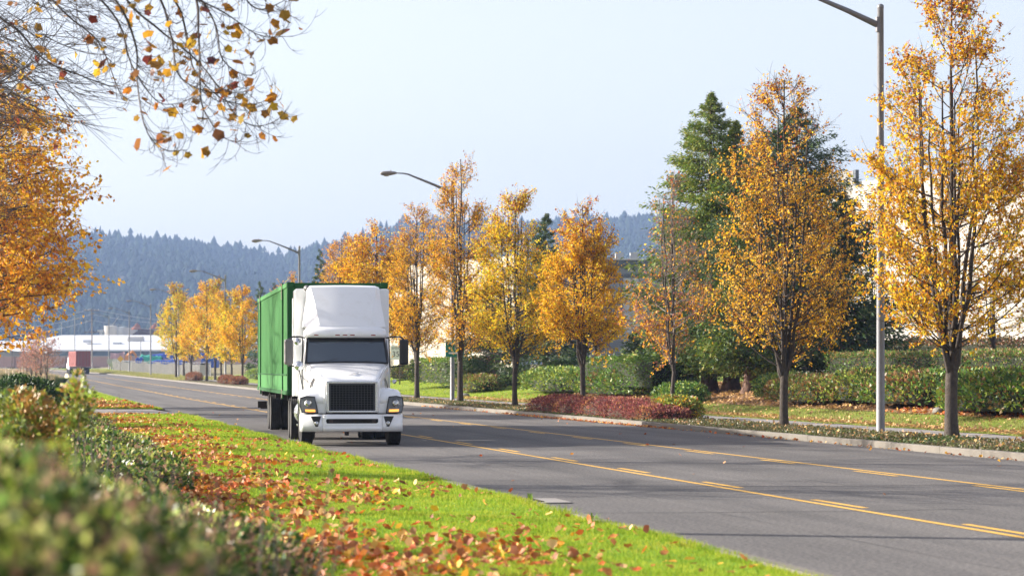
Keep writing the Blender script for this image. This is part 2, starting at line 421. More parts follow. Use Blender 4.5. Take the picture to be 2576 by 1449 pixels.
def hedge(name, seed, p0, p1, width, z0, z1, n, size, cols, w, label, cat='hedge', m='green', rough=.10, group=None, wid=.6, topcol=None):
    """a long clipped box hedge between two plan points; heights in world z"""
    rng = np.random.default_rng(seed); p0 = np.array(p0, float); p1 = np.array(p1, float); L = np.linalg.norm(p1-p0); a = math.atan2(*(p1-p0)[::-1])
    T = empty(name, (p0[0], p0[1], z0), a, label, cat, group); h = z1-z0
    area = np.array([L*h, L*h*.5, L*width, width*h, width*h]); k = rng.choice(5, n, p=area/area.sum())
    x = rng.uniform(0, L, n); y = rng.uniform(-width/2, width/2, n); z = rng.uniform(0, h, n); D = np.zeros((n, 3))
    y = np.where(k == 0, width/2, y); y = np.where(k == 1, -width/2, y); z = np.where(k == 2, h, z); x = np.where(k == 3, 0, x); x = np.where(k == 4, L, x)
    D[k == 0, 1] = 1; D[k == 1, 1] = -1; D[k == 2, 2] = 1; D[k == 3, 0] = -1; D[k == 4, 0] = 1
    P = np.stack([x, y, z], 1); P += D*(noise3(P, 2.5, seed)*rough + rng.normal(0, .05, n) - .04)[:, None]; P[:, 2] = np.maximum(P[:, 2], .02)
    cc = pal(rng, n, cols, w, .3)
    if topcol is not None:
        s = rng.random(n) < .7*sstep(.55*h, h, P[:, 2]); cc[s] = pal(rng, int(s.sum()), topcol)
    V, F, cv = leafquads(rng, P, rng.uniform(.6, 1.3, n)*size, cc, D+np.array([0, 0, .4]), wid=wid, dj=1.2)
    link('foliage', fastmesh('foliage', V, F, M[m], cv), T)
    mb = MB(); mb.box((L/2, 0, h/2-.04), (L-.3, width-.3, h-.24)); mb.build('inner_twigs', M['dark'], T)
    return T

# ------------------------------------------------------------------ ground sheets
def sheet(name, xs, ys, zf, m, parent=None, follow=True, kind='structure', smooth=True):
    xs = np.asarray(xs, float); ys = np.asarray(ys, float); Xg, Yg = np.meshgrid(xs, ys)
    Xw = Xg + (bend(Yg) if follow else 0); Zg = zf(Xg, Yg); V = np.stack([Xw, Yg, Zg], 2).reshape(-1, 3)
    nx, ny = len(xs), len(ys); i = np.arange(ny-1)[:, None]*nx + np.arange(nx-1)[None]
    F = np.stack([i, i+1, i+1+nx, i+nx], 2).reshape(-1, 4)
    o = link(name, fastmesh(name, V, F, m, smooth=smooth), parent)
    if kind: o['kind'] = kind
    return o
YS = np.concatenate([np.arange(-20, 160, 5.), np.arange(160, 720, 10.)])
def groundmat(name, a, b, c, s1, s2, bump=.6, rough=.95, bs=60):
    m, t, B, o = nodes(name); L = t.links; tc = t.nodes.new('ShaderNodeTexCoord')
    n1 = N(t, 'ShaderNodeTexNoise', Scale=s1, Detail=8, Roughness=.65); L.new(tc.outputs['Object'], n1.inputs['Vector'])
    n2 = N(t, 'ShaderNodeTexNoise', Scale=s2, Detail=4, Roughness=.7); L.new(tc.outputs['Object'], n2.inputs['Vector'])
    r1 = ramp(t, n1.outputs['Fac'], [(.35, a), (.65, b)]); r2 = ramp(t, n2.outputs['Fac'], [(.5, (0, 0, 0)), (.68, (1, 1, 1))])
    mx = N(t, 'ShaderNodeMix', data_type='RGBA'); L.new(r2.outputs[0], mx.inputs[0]); L.new(r1.outputs[0], mx.inputs[6]); mx.inputs[7].default_value = (*c, 1)
    L.new(mx.outputs[2], B.inputs['Base Color']); B.inputs['Roughness'].default_value = rough; B.inputs['Specular IOR Level'].default_value = .25
    n3 = N(t, 'ShaderNodeTexNoise', Scale=bs, Detail=5, Roughness=.7); L.new(tc.outputs['Object'], n3.inputs['Vector'])
    bp = N(t, 'ShaderNodeBump', Strength=bump, Distance=.05); L.new(n3.outputs['Fac'], bp.inputs['Height']); L.new(bp.outputs[0], B.inputs['Normal'])
    return m
M['soil'] = groundmat('dry_field', (.20, .17, .09), (.30, .25, .14), (.14, .15, .05), .15, 1.2)
M['mulch'] = groundmat('leafy_mulch', (.16, .09, .05), (.30, .17, .09), (.36, .22, .10), 1.3, 9)
M['turf'] = groundmat('turf', (.13, .27, .008), (.20, .36, .012), (.26, .33, .03), .7, 14, bs=120)
M['turf2'] = groundmat('turf_far', (.16, .24, .02), (.23, .32, .03), (.27, .27, .05), .5, 9, bs=90)
M['cover'] = groundmat('creeping_ground_cover', (.07, .075, .03), (.14, .125, .06), (.24, .17, .09), 2, 14, bump=1)
M['concrete'] = mat('pavement_concrete', (.27, .25, .235), .9, var=.12, scale=1.2, bump=.25, bscale=60, dirt=(.22, .19, .16, .5))
M['kerb'] = mat('kerb_concrete', (.165, .148, .125), .9, var=.14, scale=1.5, bump=.3, bscale=40, dirt=(.18, .16, .13, .6))
# asphalt: speckled aggregate, wheel tracks worn smoother, a few tar seams
m, t, B, o = nodes('asphalt'); L = t.links; tc = t.nodes.new('ShaderNodeTexCoord')
n1 = N(t, 'ShaderNodeTexNoise', Scale=.16, Detail=5, Roughness=.6); L.new(tc.outputs['Object'], n1.inputs['Vector'])
n2 = N(t, 'ShaderNodeTexNoise', Scale=19, Detail=3, Roughness=.8); L.new(tc.outputs['Object'], n2.inputs['Vector'])
r1 = ramp(t, n1.outputs['Fac'], [(.35, (.108, .102, .099)), (.65, (.138, .130, .125))])
r2 = ramp(t, n2.outputs['Fac'], [(.28, (.35, .35, .36)), (.5, (1, 1, 1)), (.70, (2.0, 1.96, 1.9))])
mx = N(t, 'ShaderNodeMix', data_type='RGBA', blend_type='MULTIPLY'); mx.inputs[0].default_value = 1; L.new(r1.outputs[0], mx.inputs[6]); L.new(r2.outputs[0], mx.inputs[7])
mp = N(t, 'ShaderNodeMapping'); mp.inputs['Scale'].default_value = (.9, .02, 1); L.new(tc.outputs['Object'], mp.inputs[0])
n4 = N(t, 'ShaderNodeTexNoise', Scale=1.3, Detail=3); L.new(mp.outputs[0], n4.inputs['Vector'])
r4 = ramp(t, n4.outputs['Fac'], [(.36, (.80, .80, .81)), (.62, (1.12, 1.11, 1.10))])
m2 = N(t, 'ShaderNodeMix', data_type='RGBA', blend_type='MULTIPLY'); m2.inputs[0].default_value = 1; L.new(mx.outputs[2], m2.inputs[6]); L.new(r4.outputs[0], m2.inputs[7])
L.new(m2.outputs[2], B.inputs['Base Color']); B.inputs['Roughness'].default_value = .85; B.inputs['Specular IOR Level'].default_value = .3
bp = N(t, 'ShaderNodeBump', Strength=.5, Distance=.01); L.new(n2.outputs['Fac'], bp.inputs['Height']); L.new(bp.outputs[0], B.inputs['Normal'])
M['asphalt'] = m
# worn paint
m, t, B, o = nodes('yellow_road_paint'); L = t.links; tc = t.nodes.new('ShaderNodeTexCoord')
n1 = N(t, 'ShaderNodeTexNoise', Scale=9, Detail=8, Roughness=.8); L.new(tc.outputs['Object'], n1.inputs['Vector'])
r1 = ramp(t, n1.outputs['Fac'], [(.36, (.24, .17, .09)), (.46, (.72, .40, .05)), (.8, (.80, .47, .06))]); L.new(r1.outputs[0], B.inputs['Base Color']); B.inputs['Roughness'].default_value = .7
M['paint'] = m

# bare ground under and around everything, out to the foot of the hills
gx = np.concatenate([[-900, -300, -100, -40, -12, -3], [0, 2.9, 6.7], [19.9, 22.8, 24.5, 28, 31, 34, 40, 60, 100, 200, 500, 1200, 1900]])
gy = np.concatenate([YS[::2], [800, 1000, 1300, 1700, 2400, 3400, 4100]])
def gz(X, Y):
    z = HY(Y) - .12; z = np.where(X > 24.4, HR(X, Y) - .1, z); return z
sheet('ground', gx, gy, gz, M['soil'], follow=False)
sheet('road', [6.77, 10.8, 15, 19.7], YS[YS < 690], lambda X, Y: HY(Y), M['asphalt'])
# right-hand kerb, cast in lengths with open joints
def kerb_piece(x0, x1, ya, yb, h, n=2):
    mb = MB(); secs = []
    for y in np.linspace(ya, yb, n):
        z = float(HY(y)); b = float(bend(y))
        secs.append([(x0+b, y, z-.1), (x0+b, y, z+h-.02), (x0+b+.02*(1 if x1 > x0 else -1), y, z+h), (x1+b, y, z+h), (x1+b, y, z-.1)])
    mb.loft(secs, closed=True); return mb
K = empty('kerb', (0, 0, 0)); K['kind'] = 'structure'
y = 26.
while y < 118:
    ln = 3.05 if int(y*7) % 3 else 2.4
    recalc(kerb_piece(19.7, 19.88, y+.008, y+ln-.008, .15 + .004*math.sin(y*3)).build('kerbstone', M['kerb'], K)); y += ln
k2 = recalc(kerb_piece(19.7, 19.88, y, 660, .15, 60).build('kerb_run', M['kerb'], K))
k3 = recalc(kerb_piece(19.7, 19.88, -15, 25.99, .15, 3).build('kerb_run', M['kerb'], K))
KL = empty('low_kerb', (0, 0, 0)); KL['kind'] = 'structure'
recalc(kerb_piece(6.77, 6.60, -15, 98.4, .12, 30).build('kerb_run', M['kerb'], KL)); recalc(kerb_piece(6.77, 6.6, 108.4, 660, .12, 60).build('kerb_run', M['kerb'], KL))
# planting strip, pavement slabs, verge, banks
rngG = np.random.default_rng(5)
sheet('planting_strip', [19.88, 20.2, 20.8, 21.4, 22, 22.5, 22.8], np.arange(-15, 660, 1.5), lambda X, Y: HY(Y)+.12+.035*np.sin((X-19.88)/2.92*PI)**.6+.01*np.sin(X*9+Y*2.3)*np.cos(Y*1.9), M['cover'])
PV = empty('pavement', (0, 0, 0)); PV['kind'] = 'structure'
slabme = None; y = 30.
while y < 132:
    mb = MB(); mb.box((0, 0, 0), (1.68, 1.788, .1)); me = slabme or mb.mesh('slab', M['concrete']); slabme = me
    o = link('slab', me, PV); o.location = (23.65, y+.9, .103+.006*math.sin(y*2.3)); o.rotation_euler = (.002*math.sin(y), .004*math.cos(y*3), 0); y += 1.8
o = sheet('pavement_run', [22.81, 24.49], np.arange(132, 660, 8.), lambda X, Y: HY(Y)+.15, M['concrete'], PV, kind=None)
sheet('verge', [24.5, 25, 26, 27, 27.6], np.arange(-15, 127, 2.), lambda X, Y: HR(X, Y)+.02*np.sin(Y*1.1)*np.sin(X*2), M['turf2'])
sheet('lawn_beyond_pavement', [24.5, 26, 28, 31, 34, 40, 48], np.arange(127, 330, 4.), lambda X, Y: HR(X, Y)+.01, M['turf2'])
sheet('planted_bank', [27.6, 28, 29, 31, 34, 40, 50, 60, 90], np.arange(10, 127, 3.), lambda X, Y: HR(X, Y)+.04*np.sin(Y*.9+X)*np.cos(X*1.3)+.02, M['mulch'])
# left-hand side
def lawnz(X, Y): return HY(Y)+(.10+.05*np.sin((X-2.6)*.8)+.02*np.sin(Y*.8+X))*(1-.55*sstep(92, 98, Y))
LW = sheet('lawn', [2.6, 3.2, 4, 5, 6, 6.6], np.append(np.arange(6, 98, 1.5), 98.4), lambda X, Y: lawnz(X, Y), M['turf'])
sheet('lawn_past_driveway', [2.6, 3.2, 4, 5, 6, 6.6], np.arange(108, 262, 3.), lambda X, Y: HY(Y)+.10+.05*np.sin((X-2.6)*.8), M['turf'])
sheet('driveway', [-6, 0, 3, 6.2, 6.77], [98.3, 101, 105, 108.3], lambda X, Y: HY(Y)+.12-.11*sstep(6.0, 6.75, X), M['concrete'])
sheet('rough_verge', [-12, -3, 0, 2.6, 6.6], np.arange(262, 640, 10.), lambda X, Y: HY(Y)+.1, M['soil'])
sheet('shrub_bed', [-9, -3, 0, 1.5, 2.6], np.arange(-4, 262, 4.), lambda X, Y: HY(Y)+.10, M['mulch'])
sheet('right_rough_verge', [24.5, 28, 34, 40], np.arange(330, 640, 10.), lambda X, Y: HY(Y)+.16, M['turf2'])
# paint
def stripe(name, x, ya, yb, w=.11, dz=.004):
    ys = [ya, yb] if yb-ya < 10 else list(np.arange(ya, yb, 10.))+[yb]
    o = sheet(name, [x-w/2, x+w/2], ys, lambda X, Y: HY(Y)+dz, M['paint'], MK, kind=None); return o
MK = empty('lane_marking', (0, 0, 0)); MK['kind'] = 'structure'
stripe('solid_line', 10.83, -10, 640); stripe('solid_line', 15.12, -10, 640)
for x, y0 in ((11.08, 28.5), (14.87, 26.4)):
    for k in range(-5, 62):
        yy = y0+5.72*k; stripe('dash', x, yy-2.2, yy)

M['tar'] = mat('tar_seam', (.045, .043, .043), .6, var=.2)
RDo = bpy.data.objects['road']
def seam(x0, ya, yb, sd, wob=.05, w=.022):
    ys = np.arange(ya, yb, .35); r = np.random.default_rng(sd); ph = r.uniform(0, 6, 4)
    xc = x0 + wob*(np.sin(ys*.23+ph[0])+.5*np.sin(ys*.71+ph[1])+.25*np.sin(ys*2.3+ph[2])); ww = w*(.6+.4*np.sin(ys*1.3+ph[3]))
    V = np.stack([np.stack([xc-ww, ys, HY(ys)+.002], 1), np.stack([xc+ww, ys, HY(ys)+.002], 1)], 1).reshape(-1, 3); i = np.arange(len(ys)-1)[:, None]*2
    link('tar_seam', fastmesh('tar_seam', V, i+np.array([[0, 1, 3, 2]]), M['tar']), RDo)
seam(8.9, 22, 140, 1, .03, .012); seam(13.0, 22, 150, 2, .02, .014); seam(17.4, 30, 120, 3, .06, .012); seam(9.8, 44, 61, 4, .25, .014); seam(16.2, 36, 52, 5, .3, .014)
def cross(y0, xa, xb, sd):
    xs = np.arange(xa, xb, .25); r = np.random.default_rng(sd); ph = r.uniform(0, 6, 3); yc = y0+.10*np.sin(xs*.9+ph[0])+.05*np.sin(xs*3.1+ph[1]); w = .02
    V = np.stack([np.stack([xs, yc-w, HY(yc)+.0025], 1), np.stack([xs, yc+w, HY(yc)+.0025], 1)], 1).reshape(-1, 3); i = np.arange(len(xs)-1)[:, None]*2
    link('tar_seam', fastmesh('tar_seam', V, i+np.array([[0, 2, 3, 1]]), M['tar']), RDo)
for k, (y_, a_, b_) in enumerate(((31.5, 7.2, 12.5), (38.2, 11, 19.6), (47, 6.9, 15), (58.5, 12, 19.5), (72, 6.9, 19.6))): cross(y_, a_, b_, 20+k)

# ------------------------------------------------------------------ hills and forest
def ridgeZ(px, d=2850):
    y = np.interp(px, [-900, -200, 150, 215, 330, 480, 560, 640, 715, 780, 860, 940, 1010, 1100, 1250, 1400, 1500, 1600, 1720, 2000, 2600, 3600],
                  [640, 615, 605, 603, 612, 618, 634, 648, 655, 634, 620, 600, 575, 570, 585, 562, 566, 556, 552, 560, 570, 600])
    return HC + (925-y-19)*d/FP
def hillh(px, d):
    t = (d-1650)/1200.; base = 1.5+ridgeZ(px)*(np.clip(t, 0, 1)**.92)
    out = base*np.where(t > 1, np.clip(1-(t-1)*.8, .2, 1), 1)
    return out + 7*np.sin(px*.011+d*.004)*np.clip(t, 0, 1)*(t < .9)*np.clip((.9-t)*5, 0, 1)
m = groundmat('forest_floor', (.015, .025, .016), (.022, .032, .02), (.025, .03, .02), .01, .05, bs=.2)
pxs = np.linspace(-900, 3400, 120); ds = np.linspace(1640, 3600, 26); PXg, Dg = np.meshgrid(pxs, ds)
r = (PXg-1288)/FP*Dg; V = np.stack([r*CA+Dg*SA, -r*SA+Dg*CA, hillh(PXg, Dg)], 2).reshape(-1, 3)
i = np.arange(25)[:, None]*120+np.arange(119)[None]; F = np.stack([i, i+1, i+121, i+120], 2).reshape(-1, 4)
tag(link('hills', fastmesh('hills', V, F, m, smooth=True)), kind='structure')
rng = np.random.default_rng(77); n = 34000
pp = rng.uniform(-350, 1950, n); dd = 1660+1230*rng.random(n)**.85; pp2 = rng.uniform(-350, 2700, 2400); dd2 = rng.uniform(2700, 2860, 2400)
pp = np.concatenate([pp, pp2]); dd = np.concatenate([dd, dd2]); n = len(pp)
r = (pp-1288)/FP*dd; Pb = np.stack([r*CA+dd*SA, -r*SA+dd*CA, hillh(pp, dd)-1], 1)
hh = rng.uniform(9, 18, n)*(1+.5*(rng.random(n) < .05)); ww = hh*rng.uniform(.26, .46, n); dec = (noise3(Pb, .012, 3) > .62) & (rng.random(n) < .8)
hh[dec] *= .62; ww[dec] *= 2.1
k = 5; Vs = []; Fs = []; off = 0; cs = []
colr = np.where(dec[:, None], pal(rng, n, [(.11, .085, .075), (.09, .075, .06)]), pal(rng, n, [(.020, .033, .024), (.026, .040, .027), (.017, .028, .022)]))
for tier, (za, zb, ra) in enumerate(((0.08, .55, 1.), (.38, .8, .68), (.66, 1., .38))):
    V = np.empty((n, k+1, 3)); a0 = rng.uniform(0, 6.28, n)
    for j in range(k):
        a = a0+2*PI*j/k; q = ww*ra*rng.uniform(.7, 1.25, n); V[:, j, 0] = Pb[:, 0]+np.cos(a)*q; V[:, j, 1] = Pb[:, 1]+np.sin(a)*q; V[:, j, 2] = Pb[:, 2]+hh*za*rng.uniform(.9, 1.2, n)
    V[:, k] = Pb; V[:, k, 2] += hh*zb; b = (np.arange(n)*(k+1))[:, None]+off
    Fs += [b+np.array([[j, (j+1) % k, k]]) for j in range(k)]; Vs.append(V.reshape(-1, 3)); off += n*(k+1); cs.append(np.repeat(colr, k+1, 0))
tag(link('hillside_forest', fastmesh('hillside_forest', np.concatenate(Vs), np.concatenate(Fs), M['farfir'], np.concatenate(cs))), 'blue-green fir forest covering the far hillside under haze', 'forest', kind='stuff')
# haze
m = bpy.data.materials.new('haze'); m.use_nodes = True; t = m.node_tree; t.nodes.remove(t.nodes['Principled BSDF'])
v = N(t, 'ShaderNodeVolumePrincipled', Density=.00014); v.inputs['Color'].default_value = (.42, .60, 1, 1); v.inputs['Anisotropy'].default_value = 0
t.links.new(v.outputs[0], t.nodes['Material Output'].inputs['Volume'])
mb = MB(); mb.box((500, 1950, 116.5), (3000, 4500, 235.4))
hz = mb.build('haze', m); hz['kind'] = 'stuff'; hz['label'] = 'thin pale haze hanging over the whole valley'; hz['category'] = 'haze'

# ------------------------------------------------------------------ the lorry: local x = to its left (viewer's right), -y = forward
M['white'] = mat('white_truck_paint', (.90, .905, .92), .3, var=.02, scale=.8, coat=.5, dirt=(.60, .57, .52, .3))
M['chrome'] = mat('chrome', (.74, .76, .79), .24, metal=.85, var=.05)
M['black'] = mat('black_plastic', (.018, .018, .02), .45, var=.2)
M['gasket'] = mat('rubber_trim', (.012, .012, .014), .6, var=.2)
M['tyre'] = mat('tyre_rubber', (.035, .033, .032), .85, var=.3, scale=6, dirt=(.11, .095, .08, .6))
M['rim'] = mat('steel_rim', (.42, .42, .44), .4, metal=.8, var=.2)
M['frame'] = mat('chassis_steel', (.035, .022, .02), .7, var=.4, scale=4, dirt=(.14, .07, .05, .5))
M['under'] = mat('underside', (.01, .01, .01), .9)
M['housing'] = mat('mirror_housing', (.16, .15, .15), .5, var=.1)
M['lens'] = mat('headlight_lens', (.06, .063, .06), .12, var=.3, scale=5, coat=1)
M['reflector'] = mat('headlight_reflector', (.6, .6, .58), .15, metal=.9)
M['amber'] = glow('lit_amber_lamp', (1, .42, .08), .55)
M['marker'] = mat('marker_lens', (.30, .03, .02), .3)
M['green_steel'] = mat('green_container_paint', (.050, .175, .052), .75, spec=.2, var=.10, scale=.7, dirt=(.05, .15, .05, .4))
M['green_dark'] = mat('green_frame_paint', (.018, .085, .026), .75, spec=.2, var=.14, scale=1.5, dirt=(.03, .07, .03, .5))
M['strap'] = mat('worn_primer', (.55, .42, .38), .7, var=.2)
# glass: dark cab behind tinted screen
m, t, B, o = nodes('windscreen_glass'); B.inputs['Base Color'].default_value = (.055, .075, .10, 1); B.inputs['Roughness'].default_value = .05
B.inputs['Specular IOR Level'].default_value = .9; B.inputs['Coat Weight'].default_value = .6
M['glass'] = m
def arc(cx, cz, r, a0, a1, n): return [(cx+r*math.cos(math.radians(a0+(a1-a0)*i/n)), cz+r*math.sin(math.radians(a0+(a1-a0)*i/n))) for i in range(n+1)]
AW = Vector((8.16, 59.75+1.05, 0)); RZ_T = -math.radians(4.2)   # front axle on the ground
TR = empty('semi_truck', AW, RZ_T, 'white bonneted semi truck with tall roof fairing driving towards the camera', 'truck')
def sym(f):
    for s in (-1, 1): f(s)
# hood: cross-sections from nose to screen. point list left->right
def hsec(y, wb, zb, wm, zm, wt, zt, crown, wc=None):
    P = [(-wb, y, zb), (-wb, y, zb+(zm-zb)*.5), (-wm, y, zm), (-wm+(wm-wt)*.35, y, zm+(zt-zm)*.62), (-wt, y, zt), (-wt*.86, y, zt+crown*.45), (-wt*.45, y, zt+crown*.9)]
    return P+[(0, y, zt+crown)]+[(-p[0], p[1], p[2]) for p in reversed(P)]
h = MB(); h.loft([hsec(-.96, .60, .78, .60, 1.20, .60, 1.46, .03), hsec(-1.0, .64, .78, .64, 1.2, .62, 1.50, .03), hsec(-.88, .67, .78, .67, 1.2, .66, 1.545, .035), hsec(-.62, .72, .78, .73, 1.25, .70, 1.61, .04),
                  hsec(-.2, .80, .8, .82, 1.35, .77, 1.71, .05), hsec(.35, .90, .85, .92, 1.45, .87, 1.81, .05), hsec(.95, 1.0, .9, 1.01, 1.5, .97, 1.90, .05), hsec(1.12, 1.02, .9, 1.03, 1.5, .99, 1.93, .05)])
hood = recalc(h.build('hood', M['white'], TR, smooth=True, sub=1))
g = MB(); g.prism([(-.62, .79), (.62, .79), (.63, 1.49), (-.63, 1.49)], -.97, -.80); recalc(g.build('nose_panel', M['white'], TR, bevel=.02))
# raised chevron on the hood
g = MB(); g.loft([[(-.20, -.45, 1.700), (0, -.62, 1.672), (.20, -.45, 1.700)], [(-.18, -.46, 1.722), (0, -.64, 1.69), (.18, -.46, 1.722)], [(-.13, -.42, 1.712), (0, -.54, 1.69), (.13, -.42, 1.712)]]); g.build('hood_badge_ridge', M['white'], hood, smooth=False)
g = MB()
for sx in (-1, 1): MB().tube([(sx*.655, -.80, 1.575), (sx*.70, -.60, 1.632), (sx*.775, -.2, 1.735), (sx*.875, .35, 1.835), (sx*.975, .95, 1.925)], .006, 4).build('hood_crease', M['housing'], hood)
# side vents on the hood
def vent(s):
    g = MB(); g.loft([[(s*.845, -.1, 1.56), (s*.87, -.02, 1.50), (s*.90, .10, 1.38), (s*.90, .08, 1.22), (s*.90, .02, 1.08)], [(s*.85, .12, 1.60), (s*.90, .16, 1.51), (s*.935, .22, 1.38), (s*.935, .20, 1.22), (s*.93, .06, 1.06)]])
    g.build('hood_vent', M['black'], hood)
sym(vent)
# fenders with headlights
def fender(s):
    g = MB()
    def fs(y, zi, zo, xo, zb): return [(s*.60, y, zi-.02), (s*.80, y, zi), (s*.98, y, zo+.035), (s*(xo-.08), y, zo), (s*(xo-.015), y, zo-.07), (s*xo, y, zo-.2), (s*xo, y, zb)]
    g.loft([fs(-.97, 1.02, .98, 1.08, .76), fs(-.93, 1.15, 1.10, 1.12, .74), fs(-.78, 1.27, 1.22, 1.17, .74), fs(-.52, 1.34, 1.28, 1.20, .76), fs(-.40, 1.36, 1.30, 1.21, 1.02), fs(0, 1.37, 1.31, 1.21, 1.10), fs(.42, 1.35, 1.29, 1.21, 1.0), fs(.62, 1.33, 1.24, 1.20, .8), fs(.75, 1.2, 1.12, 1.18, .7)])
    f = g.build('fender', M['white'], TR, smooth=True); sm = f.modifiers.new('t', 'SOLIDIFY'); sm.thickness = .03; sm.offset = -s
    g = MB(); g.prism([(s*.60, .76), (s*1.08, .76), (s*1.08, 1.0), (s*.82, 1.12), (s*.60, 1.02)], -.95, -.86); recalc(g.build('fender_front', M['white'], f, bevel=.02))
    hl = MB(); fr = [(s*.775, -1.005, .765), (s*1.10, -.97, .775), (s*1.165, -.80, .80)]; tp = [(s*.68+s*.115, -.99, .80), (s*.83, -.93, 1.14), (s*1.0, -.86, 1.155), (s*1.155, -.74, 1.12)]
    poly = [(s*.80, -1.03, .77), (s*1.02, -1.02, .775), (s*1.17, -.955, .79), (s*1.218, -.86, .95), (s*1.20, -.84, 1.13), (s*1.05, -.90, 1.165), (s*.87, -.965, 1.15), (s*.83, -1.0, .95)]
    c = np.mean(poly, 0) + [0, -.05, 0]; hl.add([tuple(c)]+poly, [(0, i+1, (i+1) % 8+1) for i in range(8)])
    b2 = [(x*.985, y+.10, z) for x, y, z in poly]; hl.add(poly+b2, [(i, (i+1) % 8, 8+(i+1) % 8, 8+i) for i in range(8)])
    H = recalc(hl.build('headlight', M['lens'], TR, smooth=False))
    q = MB(); q.lathe([(.075, 0), (.07, -.03), (.045, -.045), (.0, -.048)], (s*1.02, -1.03, 1.0), 'y', 16); recalc(q.build('projector', M['reflector'], H, smooth=True))
    q = MB(); q.loft([[(s*.86, -1.075, .80), (s*.98, -1.076, .80), (s*1.09, -1.045, .805)], [(s*.865, -1.07, .858), (s*.98, -1.072, .86), (s*1.10, -1.035, .862)]]); q.build('turn_signal', M['amber'], H)
    q = MB(); q.tube([Vector(p)*1.0+Vector((0, -.004, 0)) for p in poly+[poly[0]]], .012, 5); q.build('lamp_gasket', M['gasket'], H)
sym(fender)
# bumper in three pieces
def bump(s):
    g = MB(); yy = lambda x: -1.16 + .55*max(0, abs(x)-.62)**1.7
    xs = [.70, .82, .95, 1.06, 1.14, 1.19]
    secs = [[(s*x, yy(x)+.03, .745), (s*x, yy(x), .72), (s*x, yy(x)-.015, .55), (s*x, yy(x)-.03, .50), (s*x, yy(x)-.02, .36), (s*x, yy(x)+.05, .335)] for x in xs]
    secs.append([(s*1.205, -.45, z) for z in (.745, .72, .55, .50, .36, .335)])
    g.loft(secs); b = g.build('bumper_end', M['white'], TR, smooth=True); b.modifiers.new('e', 'EDGE_SPLIT').split_angle = .5; sm = b.modifiers.new('t', 'SOLIDIFY'); sm.thickness = .03; sm.offset = -s
    q = MB(); q.prism([(s*.73, .70), (s*.97, .70), (s*.86, .455), (s*.80, .455)], yy(.85)-.045, yy(.85)); recalc(q.build('foglight_panel', M['black'], b, bevel=.008))
    q = MB(); q.lathe([(.05, 0), (.048, -.02), (.03, -.03), (0, -.032)], (s*.835, yy(.85)-.045, .54), 'y', 16); recalc(q.build('fog_lamp', M['reflector'], b, smooth=True))
sym(bump)
g = MB(); secs = []
for x in np.linspace(-.695, .695, 11):
    y = -1.16+.0*abs(x); secs.append([(x, y+.03, .745), (x, y, .72), (x, y-.012, .63), (x, y-.015, .50), (x, y-.03, .47), (x, y-.02, .36), (x, y+.05, .335)])
g.loft(secs); cb = g.build('bumper_centre', M['white'], TR, smooth=True); cb.modifiers.new('e', 'EDGE_SPLIT').split_angle = .5; sm = cb.modifiers.new('t', 'SOLIDIFY'); sm.thickness = .03
g = MB(); g.prism([(-.60, .535), (.56, .535), (.60, .56), (.60, .64), (-.60, .64), (-.62, .6)], -1.187, -1.16); lo = recalc(g.build('lower_intake', M['under'], cb, bevel=.01))
g = MB()
for i in range(3): g.box((0, -1.192, .558+.03*i), (1.12, .008, .007))
g.box((-.5, -1.192, .588), (.09, .01, .08)); g.box((.5, -1.192, .588), (.09, .01, .08)); g.build('intake_slats', M['frame'], lo)
# grille
gf = MB(); o_ = [(-.575, .80), (.575, .80), (.585, 1.49), (-.585, 1.49)]
for (a, b, c, dd_) in ((-.57, 1.147, .075, 1), (.57, 1.147, .075, 1)): gf.box((a, -1.015, b), (c*.8, .07, .72))
gf.box((0, -1.015, 1.49), (1.20, .07, .055)); gf.box((0, -1.015, .805), (1.20, .07, .055)); GR = gf.build('grille_surround', M['chrome'], TR, bevel=.015)
g = MB(); g.box((0, -.985, 1.147), (1.09, .03, .64)); g.build('grille_backing', M['under'], GR)
g = MB()
for i in range(15): g.box((-.505+i*1.01/14, -1.03, 1.147), (.008, .012, .63))
for i in range(11): g.box((0, -1.033, .865+i*.056), (1.06, .012, .008))
g.box((0, -1.035, 1.45), (1.06, .02, .03)); g.box((-.52, -1.035, 1.147), (.035, .02, .62)); g.box((.52, -1.035, 1.147), (.035, .02, .62))
mm = mat('grille_mesh', (.075, .073, .08), .4, metal=.5); g.build('grille_mesh', mm, GR)
# cab
cb_ = MB()
def csec(y, wb, zb, ws, zs, wt, zt):
    P = [(-wb, y, zb), (-wb, y, (zb+zs)/2), (-ws, y, zs), (-(ws+wt)/2, y, (zs+zt)/2), (-wt, y, zt-.06), (-wt+.07, y, zt)]
    return P+[(0, y, zt+.025)]+[(-p[0], p[1], p[2]) for p in reversed(P)]
cb_.loft([csec(1.10, 1.0, .75, 1.0, 1.78, .97, 1.94), csec(1.16, 1.03, .62, 1.03, 1.95, 1.0, 2.0), csec(1.36, 1.04, .60, 1.04, 1.95, .99, 2.22), csec(1.62, 1.05, .60, 1.05, 1.95, .97, 2.55), csec(1.72, 1.06, .60, 1.06, 1.95, .97, 2.74), csec(2.2, 1.06, .60, 1.06, 1.98, .96, 2.80), csec(3.05, 1.06, .62, 1.06, 1.98, .96, 2.82)], closed=True)
CB = recalc(cb_.build('cab', M['white'], TR, smooth=True)); CB.modifiers.new('e', 'EDGE_SPLIT').split_angle = .6
